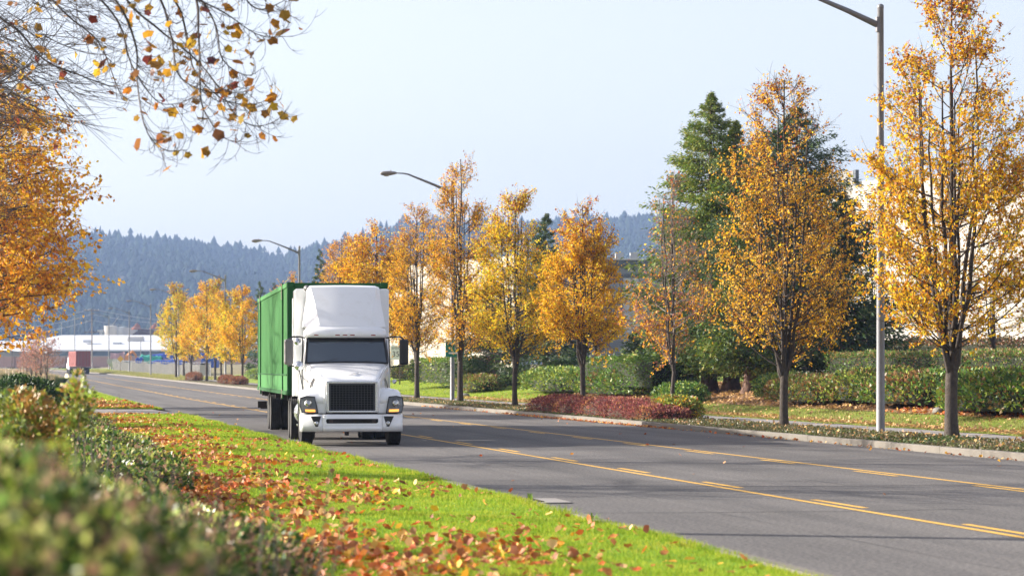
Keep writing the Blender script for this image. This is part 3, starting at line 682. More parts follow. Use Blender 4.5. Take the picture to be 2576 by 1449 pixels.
# windscreen proud of the cab opening
def ws(u, v):   # u -1..1, v 0..1
    x = u*(.985-.055*v); y = 1.035+.50*v+.11*abs(u)**2.6; z = 1.965+.60*v-.025*abs(u)**2*(1-v)
    return (x, y-.075, z)
g = MB(); g.loft([[ws(u, v) for u in np.linspace(-1, 1, 17)] for v in np.linspace(0, 1, 5)]); WSn = g.build('windscreen', M['glass'], TR, smooth=True)
edge = [ws(u, 0) for u in np.linspace(-1, 1, 15)]+[ws(1, v) for v in (.25, .5, .75)]+[ws(u, 1) for u in np.linspace(1, -1, 15)]+[ws(-1, v) for v in (.75, .5, .25)]
g = MB(); g.tube(edge+[edge[0]], .028, 6); g.build('windscreen_gasket', M['gasket'], WSn)
for s, a in ((-1, (-.72, .02)), (1, (.25, -.55))):
    g = MB(); g.tube([(-.62 if s < 0 else .62, 1.0, 1.97), (-.25 if s < 0 else .12, 1.035, 2.04), (-.12 if s < 0 else -.05, 1.03, 2.0)], .011, 4); g.build('wiper', M['black'], WSn)
g = MB(); g.loft([[(x, 1.37+.10*abs(x/.95)**2.4, 2.47) for x in np.linspace(-.9, .9, 9)], [(x, 1.45+.10*abs(x/.95)**2.4, 2.56) for x in np.linspace(-.9, .9, 9)]]); g.build('sun_strip', M['black'], WSn)
# visor / roof cap
g = MB(); secs = []
for x in np.linspace(-1, 1, 13):
    k = .10*abs(x)**3; w = .985
    secs.append([(x*w, 1.50+k, 2.575), (x*w, 1.36+k*1.3, 2.59), (x*w, 1.32+k*1.6, 2.66-.02*abs(x)**3), (x*(w-.01), 1.40+k*2, 2.775-.05*abs(x)**5), (x*(w-.03), 1.75+k, 2.84-.06*abs(x)**5), (x*(w-.04), 2.6, 2.86-.05*abs(x)**5)])
g.loft(secs); V_ = g.build('roof_visor', M['white'], TR, smooth=True); sm = V_.modifiers.new('t', 'SOLIDIFY'); sm.thickness = .025
for x in (-.72, -.21, -.03, .15, .66):
    g = MB(); g.box((x, 1.325+.16*abs(x)**3, 2.625), (.11, .05, .024)); g.build('marker_light', M['marker'], V_, bevel=.006)
# side windows and doors
def door(s):
    g = MB(); g.loft([[(s*1.075, 1.52, .95), (s*1.075, 1.50, 1.9), (s*1.02, 1.72, 2.52)], [(s*1.075, 2.62, .95), (s*1.075, 2.62, 1.9), (s*1.015, 2.62, 2.55)]])
    D = g.build('door', M['white'], TR); sm = D.modifiers.new('t', 'SOLIDIFY'); sm.thickness = .02; sm.offset = 0
    g = MB(); g.loft([[(s*1.088, 1.58, 1.92), (s*1.035, 1.78, 2.46)], [(s*1.088, 2.5, 1.92), (s*1.035, 2.5, 2.46)]]); g.build('side_window', M['glass'], D)
    g = MB(); g.box((s*1.09, 2.5, 1.75), (.03, .16, .04)); g.build('handle', M['black'], D)
sym(door)
# roof fairing: sloping face, chamfered flanks
bot = [(-1.0, 1.95, 2.83), (-.62, 1.62, 2.83), (.62, 1.62, 2.83), (1.0, 1.95, 2.83)]
mid = [(-.93, 2.25, 3.3), (-.70, 2.00, 3.3), (.70, 2.00, 3.3), (.93, 2.25, 3.3)]
top = [(-.90, 2.66, 3.80), (-.82, 2.46, 3.82), (.82, 2.46, 3.82), (.90, 2.66, 3.80)]
cap = [(-.90, 2.95, 3.84), (-.80, 2.85, 3.87), (.80, 2.85, 3.87), (.90, 2.95, 3.84)]
bk = [(-.90, 3.3, 3.84), (-.80, 3.3, 3.87), (.80, 3.3, 3.87), (.90, 3.3, 3.84)]
def fill(sec, n=5):
    a, b, c, d_ = map(np.array, sec); out = []
    for q in np.linspace(0, 1, 4)[:-1]: out.append(a+(b-a)*q)
    for q in np.linspace(0, 1, 9)[:-1]: out.append(b+(c-b)*q+np.array([0, -.06*math.sin(PI*q), .012*math.sin(PI*q)]))
    for q in np.linspace(0, 1, 4): out.append(c+(d_-c)*q)
    return [tuple(p) for p in out]
def mixs(a, b, t): return [tuple(np.array(p)*(1-t)+np.array(q)*t) for p, q in zip(a, b)]
secs = [fill(bot), fill(mixs(bot, mid, .5)), fill(mid), fill(mixs(mid, top, .5)), fill(top), fill(mixs(top, cap, .45)), fill(cap), fill(bk)]
g = MB(); g.loft(secs); FA = g.build('roof_fairing', M['white'], TR, smooth=True); sm = FA.modifiers.new('t', 'SOLIDIFY'); sm.thickness = .02; FA.modifiers.new('e', 'EDGE_SPLIT').split_angle = .42
def flank(s):
    g = MB(); g.prism([(s*.99, 2.8), (s*.86, 3.82), (s*.82, 3.82), (s*.95, 2.8)], 1.98, 3.3); 
    vs = [(s*1.0, 1.95, 2.83), (s*.93, 2.25, 3.3), (s*.87, 2.72, 3.78), (s*.86, 2.95, 3.83), (s*.86, 3.3, 3.83), (s*1.0, 3.3, 2.83)]
    q = MB(); q.add(vs, [tuple(range(6))]); o = q.build('fairing_side', M['white'], FA); sm = o.modifiers.new('t', 'SOLIDIFY'); sm.thickness = .02; sm.offset = 0
sym(flank)
g = MB(); g.lathe([(0, -.16), (.05, -.12), (.075, -.02), (.05, .05), (.0, .09)], (-.90, 2.75, 3.80), 'y', 14); recalc(g.build('roof_lamp', M['housing'], TR, smooth=True))
# sleeper box and side extenders
g = MB(); q = [(-1.17, 1.12), (1.17, 1.12), (1.17, 3.765), (1.145, 3.80), (-1.145, 3.80), (-1.17, 3.765)]
g.prism(q, 3.02, 4.35); SB = recalc(g.build('sleeper_box', M['white'], TR, bevel=.03))
sym(lambda s: (MB().box((s*1.165, 4.58, 2.35), (.03, .44, 2.5))).build('side_extender', M['white'], TR, bevel=.01))
sym(lambda s: MB().box((s*1.176, 3.9, 2.9), (.008, .012, 1.7)).build('panel_joint', M['gasket'], SB))
# tanks, steps, chassis
sym(lambda s: recalc(MB().lathe([(.0, 0), (.30, 0), (.32, .02), (.32, 1.38), (.30, 1.4), (.0, 1.4)], (s*.88, 1.75, .72), 'y', 20).build('fuel_tank', M['chrome'], TR, smooth=False)))
def step(s):
    g = MB(); g.box((s*1.08, 1.05, .45), (.26, .5, .05)); g.box((s*1.10, 1.15, .75), (.2, .4, .04)); g.box((s*1.03, 1.2, .6), (.05, .4, .35)); g.build('cab_step', M['chrome'], TR, bevel=.008)
sym(step)
g = MB(); sym(lambda s: g.box((s*.42, 2.9, .85), (.09, 7.6, .26))); g.box((0, -.3, .55), (.8, .5, .3)); g.box((0, .2, .62), (.95, 1.6, .35)); g.box((0, 0, .5), (1.7, .12, .12)); g.box((0, 5.6, .52), (1.7, .2, .2)); g.box((0, 1.0, .75), (1.9, .1, .5)); g.box((0, 5.5, 1.06), (1.0, .9, .1))
g.build('chassis_rails', M['frame'], TR)
# mirrors
def mirror(s):
    g = MB(); x = s*1.40
    g.box((x, 1.22, 2.21), (.215, .17, .62), rz=-s*.12); A = g.build('mirror', M['housing'] if s < 0 else M['black'], TR, bevel=.05)
    a = MB(); a.tube([(s*1.0, 1.62, 2.56), (s*1.12, 1.40, 2.58), (s*1.30, 1.22, 2.58), (s*1.40, 1.2, 2.52)], .022, 7); a.tube([(s*1.04, 1.55, 1.84), (s*1.2, 1.4, 1.86), (s*1.40, 1.22, 1.88)], .018, 6); a.tube([(s*1.05, 1.42, 2.56), (s*1.07, 1.40, 1.86)], .016, 6); a.build('mirror_arm', M['black'], A)
sym(mirror)
def discm(c, r, name, par):
    g = MB(); g.lathe([(0, -.075), (r*.55, -.06), (r*.9, -.02), (r, .0), (r*.9, .03), (0, .04)], c, 'y', 20); return recalc(g.build(name, M['chrome'], par, smooth=True))
MS = discm((-1.175, .62, 1.88), .115, 'convex_mirror', TR)
g = MB(); g.tube([(-1.17, .64, 1.80), (-1.12, .60, 1.5), (-1.03, .45, 1.20), (-1.02, .35, 1.10)], .011, 5); g.tube([(-1.15, .62, 1.66), (-.98, .30, 1.50), (-.86, .16, 1.44)], .009, 5); g.tube([(-1.04, .5, 1.25), (-.93, .2, 1.44)], .006, 4); g.build('mirror_stalk', M['black'], MS)
discm((-1.17, 1.5, 2.47), .09, 'convex_mirror', TR)
discm((1.13, .75, 1.50), .055, 'convex_mirror', TR)
# wheels
TY = None; RMm = None
def wheel(par, x, y, s, dual=False, steer=0, z=.515):
    global TY, RMm
    R = .515; w = .145
    if TY is None:
        g = MB(); pr = [(.29, -w*.9), (.36, -w), (.46, -w*.98), (.505, -w*.86)]
        for k in range(5):
            t0 = -w*.8+k*w*.4*.97; pr += [(.515, t0), (.515, t0+w*.24), (.503, t0+w*.27), (.503, t0+w*.36)]
        pr = pr[:-2]+[(.505, w*.86), (.46, w*.98), (.36, w), (.29, w*.9)]
        g.lathe(pr, (0, 0, 0), 'x', 36); TY = g.mesh('tyre', M['tyre'], False)
        g = MB(); g.lathe([(.0, .01), (.10, .03), (.11, -.02), (.20, -.05), (.27, .02), (.29, .10), (.295, .12), (.29, -.12), (.0, -.12)], (0, 0, 0), 'x', 24); RMm = g.mesh('rim', M['rim'], False)
    Wh = link('wheel', TY, par); Wh.location = (x, y, z); Wh.rotation_euler = (0, 0, steer + (0 if s > 0 else PI))
    rm = link('rim', RMm, Wh)
    return Wh
for s in (-1, 1):
    wheel(TR, s*1.03, 0, s, steer=.05)
    for y in (4.95, 6.25):
        wheel(TR, s*1.07, y, s); wheel(TR, s*.74, y, s)
sym(lambda s: MB().box((s*.9, 7.05, .45), (.6, .012, .62)).build('mud_flap', M['black'], TR))
# trailer chassis
CW = AW + Vector((math.sin(-RZ_T), math.cos(-RZ_T), 0))*5.50; RZ_C = -math.radians(2.93)
CH = empty('container_chassis', CW + Vector((.02, 0, 0)), RZ_C, 'dark skeletal trailer chassis with tandem wheels carrying the green container', 'trailer')
g = MB(); sym(lambda s: g.box((s*.40, 8.1, .98), (.10, 16.0, .26)))
for y in (.25, 2.0, 5, 8, 11, 14.1, 15.9): g.box((0, y, 1.02), (2.36, .16, .14))
g.build('chassis_rails', M['frame'], CH)
for s in (-1, 1):
    for y in (9.75, 11.0): wheel(CH, s*1.09, y, s); wheel(CH, s*.745, y, s)
g = MB(); g.box((0, 9.75, .515), (1.6, .12, .12)); g.box((0, 11, .515), (1.6, .12, .12)); sym(lambda s: g.box((s*.45, 10.4, .72), (.1, 2.2, .2))); g.build('axle_bogie', M['frame'], CH)
g = MB(); g.box((0, 16.05, .58), (2.44, .1, .12)); sym(lambda s: g.box((s*.5, 16.05, .8), (.1, .1, .45))); g.build('rear_underride_bar', M['frame'], CH)
g = MB(); g.box((-1.36, 11.9, .72), (.28, .05, .20)); g.build('mudflap_bracket', M['frame'], CH)
sym(lambda s: MB().box((s*.48, 3.0, .45), (.12, .12, .9)).build('landing_leg', M['frame'], CH))
# the container
L_, Wc, z0, z1 = 16.15, 2.59, 1.13, 4.03
CN = empty('shipping_container', CW + Vector((.02, 0, 0)), RZ_C, 'long green steel shipping container riding behind the white truck', 'shipping container')
def side(s):
    g = MB(); ys = []; y = .14; d = 0
    prof_ = []
    while y < L_-.14:
        prof_ += [(y, 0), (y+.11, 0), (y+.155, 1), (y+.265, 1)]; y += .31
    prof_ = [p for p in prof_ if p[0] < L_-.14]
    rows = [[(s*(Wc/2-.004-.045*k), y, z) for y, k in prof_] for z in (z0+.50, z1-.10)]
    g.loft(rows); g.build('side_wall', M['green_steel'], CN)
    g = MB(); g.box((s*(Wc/2-.02), L_/2, z0+.27), (.04, L_-.3, .46)); g.build('lower_side_panel', M['green_steel'], CN, bevel=.006)
    g = MB(); g.box((s*(Wc/2-.01), L_/2, z1-.06), (.06, L_-.3, .12)); g.build('top_rail', M['green_steel'], CN, bevel=.006)
    g = MB(); g.box((s*(Wc/2-.0), L_/2, z0+.05), (.07, L_-.3, .10)); g.box((s*(Wc/2+.002), L_/2, z0+.515), (.05, L_-.3, .035)); g.build('bottom_rail', M['green_dark'], CN, bevel=.006)
    for y in (1.98, L_-1.98):
        g = MB(); g.box((s*(Wc/2+.012), y, (z0+z1)/2+.1), (.045, .085, z1-z0-.1)); P = g.build('lifting_post', M['green_dark'], CN, bevel=.006)
        g = MB(); g.prism([(y-.14, z0-.12), (y+.14, z0-.12), (y+.05, z0+.42), (y-.05, z0+.42)], s*(Wc/2-.02), s*(Wc/2+.03), 'x'); recalc(g.build('post_foot', M['green_dark'], P))
        MB().box((s*(Wc/2+.04), y, z1-.18), (.02, .05, .42)).build('primer_patch', M['strap'], P); MB().box((s*(Wc/2+.036), y, z0+.02), (.02, .05, .22)).build('primer_patch', M['strap'], P)
    for y in (.075, L_-.075):
        g = MB(); g.box((s*(Wc/2-.07), y, (z0+z1)/2), (.15, .155, z1-z0-.2)); g.build('corner_post', M['green_dark'], CN, bevel=.01)
        for z in (z0+.06, z1-.055):
            g = MB(); g.box((s*(Wc/2-.08), y+.004, z), (.19, .19, .14)); g.build('corner_casting', M['green_dark'], CN, bevel=.015)
sym(side)
g = MB(); g.box((0, .05, z1-.07), (Wc-.36, .1, .13)); g.build('front_header', M['green_dark'], CN, bevel=.01)
g = MB(); g.box((0, .05, z0+.07), (Wc-.36, .1, .14)); g.build('front_sill', M['green_dark'], CN, bevel=.01)
xs = np.arange(-Wc/2+.15, Wc/2-.14, .075); g = MB(); g.loft([[(x, .05+.035*(i//2 % 2), z) for i, x in enumerate(xs)] for z in (z0+.14, z1-.13)]); g.build('front_wall', M['green_steel'], CN)
g = MB(); g.box((0, L_/2, z1-.035), (Wc-.1, L_-.1, .03)); g.build('roof', M['green_steel'], CN)
g = MB(); g.box((0, L_/2, z0+.10), (Wc-.14, L_-.2, .12)); g.build('floor_frame', M['frame'], CN)
g = MB(); g.box((0, L_-.03, (z0+z1)/2), (Wc-.3, .05, z1-z0-.25)); g.build('rear_doors', M['green_steel'], CN, bevel=.01)

# ------------------------------------------------------------------ roadside trees, right
BIG = dict(nst=8, nprim=105, nsec=8, nter=4)
def rt(px, X, H, Wd, zc, nleaf, seed, cols, w, label, tr=.15, **k):
    x, y, d = atX(px, X); kw = dict(BIG, lsize=.08); kw.update(k)
    return tree('pear_tree', seed, H, Wd, zc, nleaf, cols, w, (x, y, float(HR(X, y)) if X > 22.8 else float(HY(y))+.14), 0, tr=tr, label=label, group=k.get('group') or 'autumn pear trees along the right kerb', **{a: b for a, b in kw.items() if a != 'group'})
def Hof(py, px, X): d = atX(px, X)[2]; return ZZ(py, d)-.15
T1 = rt(2395, 22.6, Hof(-28, 2395, 22.6), 4.5, 2.4, 34000, 11, [YEL, ORA, LEM, RUS, GRN], [1, .5, .35, .25, .12], 'tall golden pear tree with forked trunk right of the nearest light pole', tr=.165, nst=10, lsize=.076, lean=.1)
T2 = rt(1973, 22.2, Hof(188, 1973, 22.2), 4.0, 2.1, 19000, 12, [YEL, ORA, RUS, (.70, .46, .12)], [1.2, .5, .3, .5], 'slender tan-gold pear tree standing before the dark cedars', tr=.13, lsize=.072, topw=.35)
T3 = rt(1686, 22.2, Hof(440, 1686, 22.2), 3.1, 2.0, 4200, 13, [YEL, ORA, PNK, RUS], [.8, .8, .8, 1.2], 'nearly leafless pear tree with pale twigs behind the red shrubs', tr=.075, nprim=52, nsec=7, twigm='paletwig', base_leaf=.42, lean=.25, nst=5, prof=([0, .1, .3, .5, .62, .72, .9, 1], [.5, .85, 1, .85, .6, .38, .22, .06]))
T4 = rt(1465, 22.2, Hof(508, 1465, 22.2), 3.3, 2.3, 25000, 14, [YEL, ORA, LEM, RUS], [1, .55, .4, .12], 'bright orange-yellow pear tree rising behind the red shrubs', tr=.115, topw=.4)
T5 = rt(1296, 22.2, Hof(488, 1296, 22.2), 3.9, 2.3, 27000, 15, [LEM, YEL, GRN, ORA], [1.2, 1, .4, .35], 'lemon yellow pear tree with two stems near the green road sign', tr=.12, topw=.3)
T6 = rt(1158, 22.3, Hof(392, 1158, 22.3), 3.4, 2.6, 20000, 16, [YEL, ORA, RUS, GRN], [1, .9, .3, .15], 'tallest orange pear tree beside the second light pole', tr=.15, topw=.35)
T7 = rt(1049, 22.3, Hof(514, 1049, 22.3), 3.2, 2.5, 17500, 17, [YEL, ORA, LEM, RUS], [1, .8, .2, .2], 'orange pear tree with a three-way forked trunk right of the truck', tr=.14, topw=.3)
def put(src, px, X, Htop, label, group, rz, srcH, wfac=1.):
    x, y, d = atX(px, X); hh = ZZ(Htop, d)-.15-float(HY(y)); s = hh/srcH
    return copy_tree(src, (x, y, float(HY(y))+.14), rz, (s*wfac, s*wfac, s), label, group)
HT = {k: v for k, v in (('5', Hof(488, 1296, 22.2)), ('7', Hof(514, 1049, 22.3)), ('4', Hof(508, 1465, 22.2)), ('6', Hof(392, 1158, 22.3)))}
gk = 'autumn pear trees along the right kerb'
put(T4, 948, 22.3, 562, 'orange pear tree whose top shows above the right half of the container', gk, 2.1, HT['4'], 1.15)
put(T7, 896, 23.5, 588, 'yellow-orange pear tree above the middle of the green container', gk, 4.0, HT['7'], 1.1)
put(T6, 858, 22.3, 594, 'orange pear tree above the left half of the white roof fairing', gk, 1.0, HT['6'], 1.2)
put(T4, 733, 22.6, 690, 'small orange crown peeping over the front left corner of the container', gk, 5.0, HT['4'])
# the far clump left of the container
FARP = tree('pear_tree', 31, 9.2, 3.5, 2.2, 12500, [YEL, ORA, LEM, GRN], [1, .8, .5, .3], (0, 0, 0), nprim=70, nsec=6, nter=3, lsize=.115, tr=.13, topw=.3, label='foremost of the far golden pear trees left of the container', group='golden pear trees beyond the container')
FARG = tree('pear_tree', 32, 9.2, 3.3, 2.2, 12500, [LEM, GRN, YEL, ORA], [1, 1.1, .8, .3], (0, 0, 0), nprim=70, nsec=6, nter=3, lsize=.115, tr=.13, topw=.3, label='greenest and leftmost tree of the far roadside clump', group='golden pear trees beyond the container')
def placef(o, px, X, top, H0, first=False, label=None, rz=0, wf=1.):
    x, y, d = atX(px, X); hh = ZZ(top, d)-.15-float(HY(y)); s = hh/H0; loc = (x, y, float(HY(y))+.13)
    if first: o.location = loc; o.rotation_euler = (0, 0, rz); o.scale = (s*wf, s*wf, s); return o
    return copy_tree(o, loc, rz, (s*wf, s*wf, s), label)
placef(FARP, 610, 22.3, 722, 9.2, True, rz=.6)
placef(FARG, 443, 22.2, 712, 9.2, True, rz=2)
placef(FARG, 462, 25.0, 742, 9.2, label='green-gold tree just behind the leftmost tree of the far clump', rz=4)
placef(FARP, 481, 22.6, 752, 9.2, label='low golden tree second from the left in the far clump', rz=1.5, wf=.9)
placef(FARP, 520, 22.4, 712, 9.2, label='golden tree in the left centre of the far clump', rz=3.1)
placef(FARG, 541, 24.5, 700, 9.2, label='tallest tree in the middle of the far clump', rz=5.1, wf=.9)
placef(FARP, 556, 22.6, 735, 9.2, label='orange tree just left of the fourth light pole', rz=4.4, wf=.9)
placef(FARG, 583, 22.4, 728, 9.2, label='yellow tree in front of the fourth light pole', rz=.2, wf=.95)
# back row street trees behind the hedges
x, y = XY(1498, 122); bt = tree('small_tree', 41, 5.6, 2.5, 2.2, 3600, [YEL, LEM, ORA], [1, .6, .3], (x, y, 1.0), tr=.10, nprim=30, nsec=6, nter=3, lsize=.10, label='small yellow tree standing behind the orange pear and the clipped hedge', cat='tree')
x, y = XY(2499, 112); tree('small_tree', 42, 5.2, 4.4, 2.0, 900, [YEL, LEM], [1, .5], (x, y, 1.15), tr=.13, nprim=30, nsec=6, nter=3, up=.7, base_leaf=.4, label='sparse pale-trunked tree behind the hedge at the right edge', cat='tree', twigm='paletwig')
x, y = XY(2196, 118); tree('small_tree', 43, 5.4, 2.8, 2.0, 0, [YEL], [1], (x, y, 1.15), tr=.11, nprim=30, nsec=6, nter=3, label='bare slim tree behind the hedge just left of the near light pole', cat='tree', twigm='paletwig')
x, y = XY(1120, 150); tree('small_tree', 44, 4.0, 5.0, 1.2, 120, [RUS, ORA], [1, .6], (x+3.2, y, .9), tr=.09, nprim=24, nsec=6, nter=3, up=.5, label='low bare spreading tree against the cream wall by the green sign', cat='tree', twigm='twig')

# conifers
GA = ((.14, .21, .025), (.24, .28, .035), (.07, .13, .02), (.33, .29, .06)); GD = ((.055, .10, .03), (.085, .135, .035), (.035, .07, .025), (.13, .15, .05))
def con(name, seed, px, X, top, R, label, zc=.9, cols=GA, w=(1, .8, .7, .35), base=None, **k):
    x, y, d = atX(px, X); zb = float(HR(X, y)) if base is None else base; H = ZZ(top, d)-zb
    return conifer(name, seed, H, R, zc, (x, y, zb), cols=cols, w=w, label=label, **k)
CPR = ([0, .06, .25, .5, .72, .86, .94, 1], [1, 1.05, 1, .80, .56, .34, .16, .01])
con('cedar_tree', 51, 1783, 30.5, 228, 3.3, 'tall bright green cedar left of the slender tan-gold pear', zc=.9, nb=520, ns=130, size=.19, prof=CPR, tr=.42, group='cedars on the leafy mound', lean=(.1, 0))
con('cedar_tree', 52, 1838, 31.2, 300, 2.7, 'second green cedar with a thin spire beside the tallest cedar', zc=1.0, nb=360, ns=115, size=.19, prof=CPR, tr=.42, group='cedars on the leafy mound', lean=(.25, 0))
con('cedar_tree', 53, 1886, 30.8, 420, 2.6, 'shorter cedar partly hidden by the slender pear, low green boughs', zc=.9, nb=320, ns=110, size=.19, tr=.38, group='cedars on the leafy mound', lean=(.4, 0))
con('cedar_tree', 54, 1950, 32.0, 262, 4.3, 'broad dark cedar spreading out behind the slender tan-gold pear', zc=1.3, nb=480, ns=115, size=.2, cols=GD, prof=CPR, tr=.38, group='cedars on the leafy mound', lean=(1.1, .2))
con('cedar_tree', 55, 2120, 34.5, 480, 3.1, 'lower dark cedar between the slender pear and the light pole', zc=.5, nb=230, ns=80, cols=GD, tr=.25, group='cedars on the leafy mound')
con('dark_conifer', 56, 1372, 31, 535, 2.9, 'dark conifer between the lemon and the bright orange pear trees', zc=.3, nb=270, ns=75, cols=GD, tr=.25, prof=([0, .15, .4, .7, .9, 1], [1, .95, .62, .4, .22, .03]))
con('dark_conifer', 57, 1238, 29.5, 690, 2.5, 'dark bushy conifer behind the trunk of the lemon yellow pear', zc=.15, nb=230, ns=75, cols=GD+((.16, .12, .05),), w=(1, .8, .7, .4, .25), tr=.2, prof=([0, .2, .5, .8, 1], [1, 1, .8, .45, .05]))
con('dark_conifer', 58, 1652, 30.2, 800, 2.0, 'low olive conifer filling the gap left of the tall cedars', zc=.1, nb=150, ns=70, cols=GD, tr=.12, prof=([0, .3, .7, 1], [1, 1, .7, .1]))
con('far_conifer', 59, 805, 30, 626, 1.75, 'dark conifer tip above the container roof', zc=1, nb=120, ns=40, cols=GD, size=.35, base=.9)
con('far_conifer', 60, 655, 30, 706, 1.9, 'tall dark conifer at the left side of the green container', zc=.3, nb=140, ns=40, cols=GD, size=.35, base=.9, prof=([0, .2, .5, .8, 1], [1, .95, .7, .4, .04]))
con('far_conifer', 61, 690, 32, 710, 1.6, 'narrow dark conifer just behind the container top left', zc=.3, nb=110, ns=40, cols=GD, size=.35, base=.9)

# ------------------------------------------------------------------ street trees on the left, mostly out of frame, with boughs reaching in
BARE = dict(nst=6, nprim=70, nsec=8, nter=4, up=.75, droop=.25)
SPRD = ([0, .12, .3, .55, .8, 1], [.45, .85, 1, .95, .7, .15])
B1 = tree('bare_tree', 61, 13.5, 8.4, 3.6, 260, [YEL, RED, ORA], [1, .8, .8], (-3.2, 43.9, .1), 0, tr=.19, prof=SPRD, lsize=.15, label='bare street tree whose grey twigs fill the upper left corner', group='bare street trees on the left', cat='tree', **BARE)
copy_tree(B1, (-3.1, 55.6, .1), 2.2, 1.02, 'bare street tree behind the twiggy one in the upper left corner')
copy_tree(B1, (-3.4, 67.2, .1), 4.1, .98, 'bare street tree standing third along the left verge')
B4 = copy_tree(B1, (-3.4, 79, .1), 5.3, .95, 'farthest bare street tree in front of the leafy orange one')
TU = ((.92, .50, .03), (.88, .38, .03), (.95, .60, .05), (.60, .24, .04), (.36, .15, .04))
LF = tree('leafy_tree', 71, 15.0, 11.4, 3.0, 20000, TU, [1.2, .7, .9, .35, .2], (-1.9, 104, .1), 0, tr=.26, prof=([0, .06, .16, .3, .5, .7, .88, 1], [.42, .72, .86, .80, .88, .82, .55, .15]), lsize=.17, topw=.15, nst=7, nprim=120, nsec=8, nter=4, up=.5, droop=.5, azbias=-.35, bare=.62, thick=1.2, label='big orange leafy tree at the left edge beyond the bare ones', group='leafy street trees on the left', cat='tree')
copy_tree(LF, (-3.6, 121, .1), 1.0, .93, 'orange leafy tree behind the big one at the left edge')

# near tree: the bough that hangs over the frame with large separate leaves
rng = np.random.default_rng(9)
NT = empty('overhanging_tree', (-3.0, 32.3, .1), 0, 'nearest street tree whose drooping twigs with big yellow leaves hang over the frame', 'tree', 'bare street trees on the left')
def Q(px, py, d): x, y = XY(px, d); return np.array([x+3.0, y-32.3, ZZ(py, d)-.1])
tb = MB(); tp = bez((0, 0, -.2), (.1, 0, 3), (.0, 0, 5.5), 6); tb.tube(tp, [.25, .2, .18, .17, .16, .15], 10)
sg = Seg(); tips = []
for a in (1.9, 3.0, 4.2, 5.2):
    e = np.array([math.cos(a)*2.2, math.sin(a)*2.2, 11+rng.random()]); P = bez(tp[-1]-[0, 0, .3], e*[.5, .5, .75], e, 8); tb.tube(P, list(np.linspace(.11, .02, 8)), 7)
    for k in range(14):
        o = P[2+rng.integers(5)]; e2 = o+unit(rng.normal(size=3)+[math.cos(a)*.6-.3, math.sin(a)*.6, .8])*rng.uniform(1, 2.2); P2 = bez(o, (o+e2)/2-[0, 0, .1], e2, 5); sg.path(P2, .025, .006)
        for s in range(7):
            o3 = P2[rng.integers(1, 5)]; e3 = o3+unit(rng.normal(size=3)+[0, 0, .4])*rng.uniform(.3, .9); sg.path(bez(o3, (o3+e3)/2, e3+[0, 0, .1], 4), .008, .003)
recalc(tb.build('trunk', M['bark'], NT, smooth=True))
boughs = [([(-330, 60), (-60, -170), (250, -120), (430, -30), (560, 30), (650, 88), (735, 93)], 29), ([(-330, 60), (60, -150), (330, -160), (480, -30), (500, 90), (503, 210), (512, 275), (560, 345), (615, 358)], 28),
          ([(-330, 60), (-20, -140), (240, -110), (330, 15), (400, 75), (475, 135), (535, 200), (590, 285), (640, 318), (688, 308)], 30), ([(-330, 60), (-40, -120), (180, -90), (290, 0), (340, 110), (345, 200), (365, 320), (410, 375), (470, 378)], 27.5),
          ([(-330, 60), (-40, -120), (120, -80), (230, -20), (300, 60), (330, 160), (390, 250), (440, 262), (500, 240)], 31), ([(-330, 60), (0, -150), (300, -150), (470, -40), (540, 60), (560, 150), (620, 190), (668, 168)], 29.5),
          ([(-330, 60), (0, -150), (330, -150), (560, -60), (640, 20), (700, 10), (745, -20)], 30), ([(-330, 60), (-100, -60), (60, -50), (170, 40), (250, 110), (300, 230), (335, 260)], 32),
          ([(-330, 60), (-120, 20), (20, 60), (110, 150), (190, 185), (270, 215), (330, 232)], 33), ([(-330, 60), (-50, -100), (200, -100), (380, -30), (430, 90), (450, 190), (520, 230), (610, 232), (640, 215)], 28.5),
          ([(-330, 60), (-100, 120), (0, 240), (40, 215), (90, 170), (150, 160)], 34), ([(-330, 60), (0, -130), (280, -120), (430, -10), (470, 90), (490, 180), (560, 250), (640, 262), (690, 240)], 30.5)]
def spline(P, n):
    P = np.array(P, float); P = np.vstack([2*P[0]-P[1], P, 2*P[-1]-P[-2]]); out = []
    for i in range(1, len(P)-2):
        for t in np.linspace(0, 1, n, endpoint=False):
            a, b, c, d_ = P[i-1:i+3]; out.append(.5*((2*b)+(-a+c)*t+(2*a-5*b+4*c-d_)*t*t+(-a+3*b-3*c+d_)*t**3))
    out.append(P[-2]); return np.array(out)
spots = []
for pts, d in boughs:
    K_ = [Q(px, py, d+rng.uniform(-.5, .5)) for px, py in pts]; K_[0] = np.array([.0, 0, 5.4]); P = spline(K_, 7); n = len(P); sg.path(P, .024, .003)
    for i in range(9, n-1):
        for rep in range(2):
            if rng.random() < .62:
                tdir = unit(P[i+1]-P[i]); sv = unit(np.cross(tdir, rng.normal(size=3))); ln = rng.uniform(.2, .75)*(1.1-.5*i/n)
                e = P[i]+tdir*ln*.35+sv*ln*.85; R_ = bez(P[i], P[i]+tdir*ln*.45+sv*ln*.35-[0, 0, .10], e+[0, 0, rng.uniform(-.15, .2)], 7); sg.path(R_, .0042, .0018)
                spots += [R_[-1], R_[3], R_[5]]
                for q in range(2):
                    j = rng.integers(2, 6); sv2 = unit(rng.normal(size=3)); e2 = R_[j]+unit(R_[j]-R_[j-1])*ln*.3+sv2*ln*.2; sg.path([R_[j], (R_[j]+e2)/2, e2+[0, 0, .03]], .003, .0015)
    spots += [P[-1], P[-4], P[-8]]
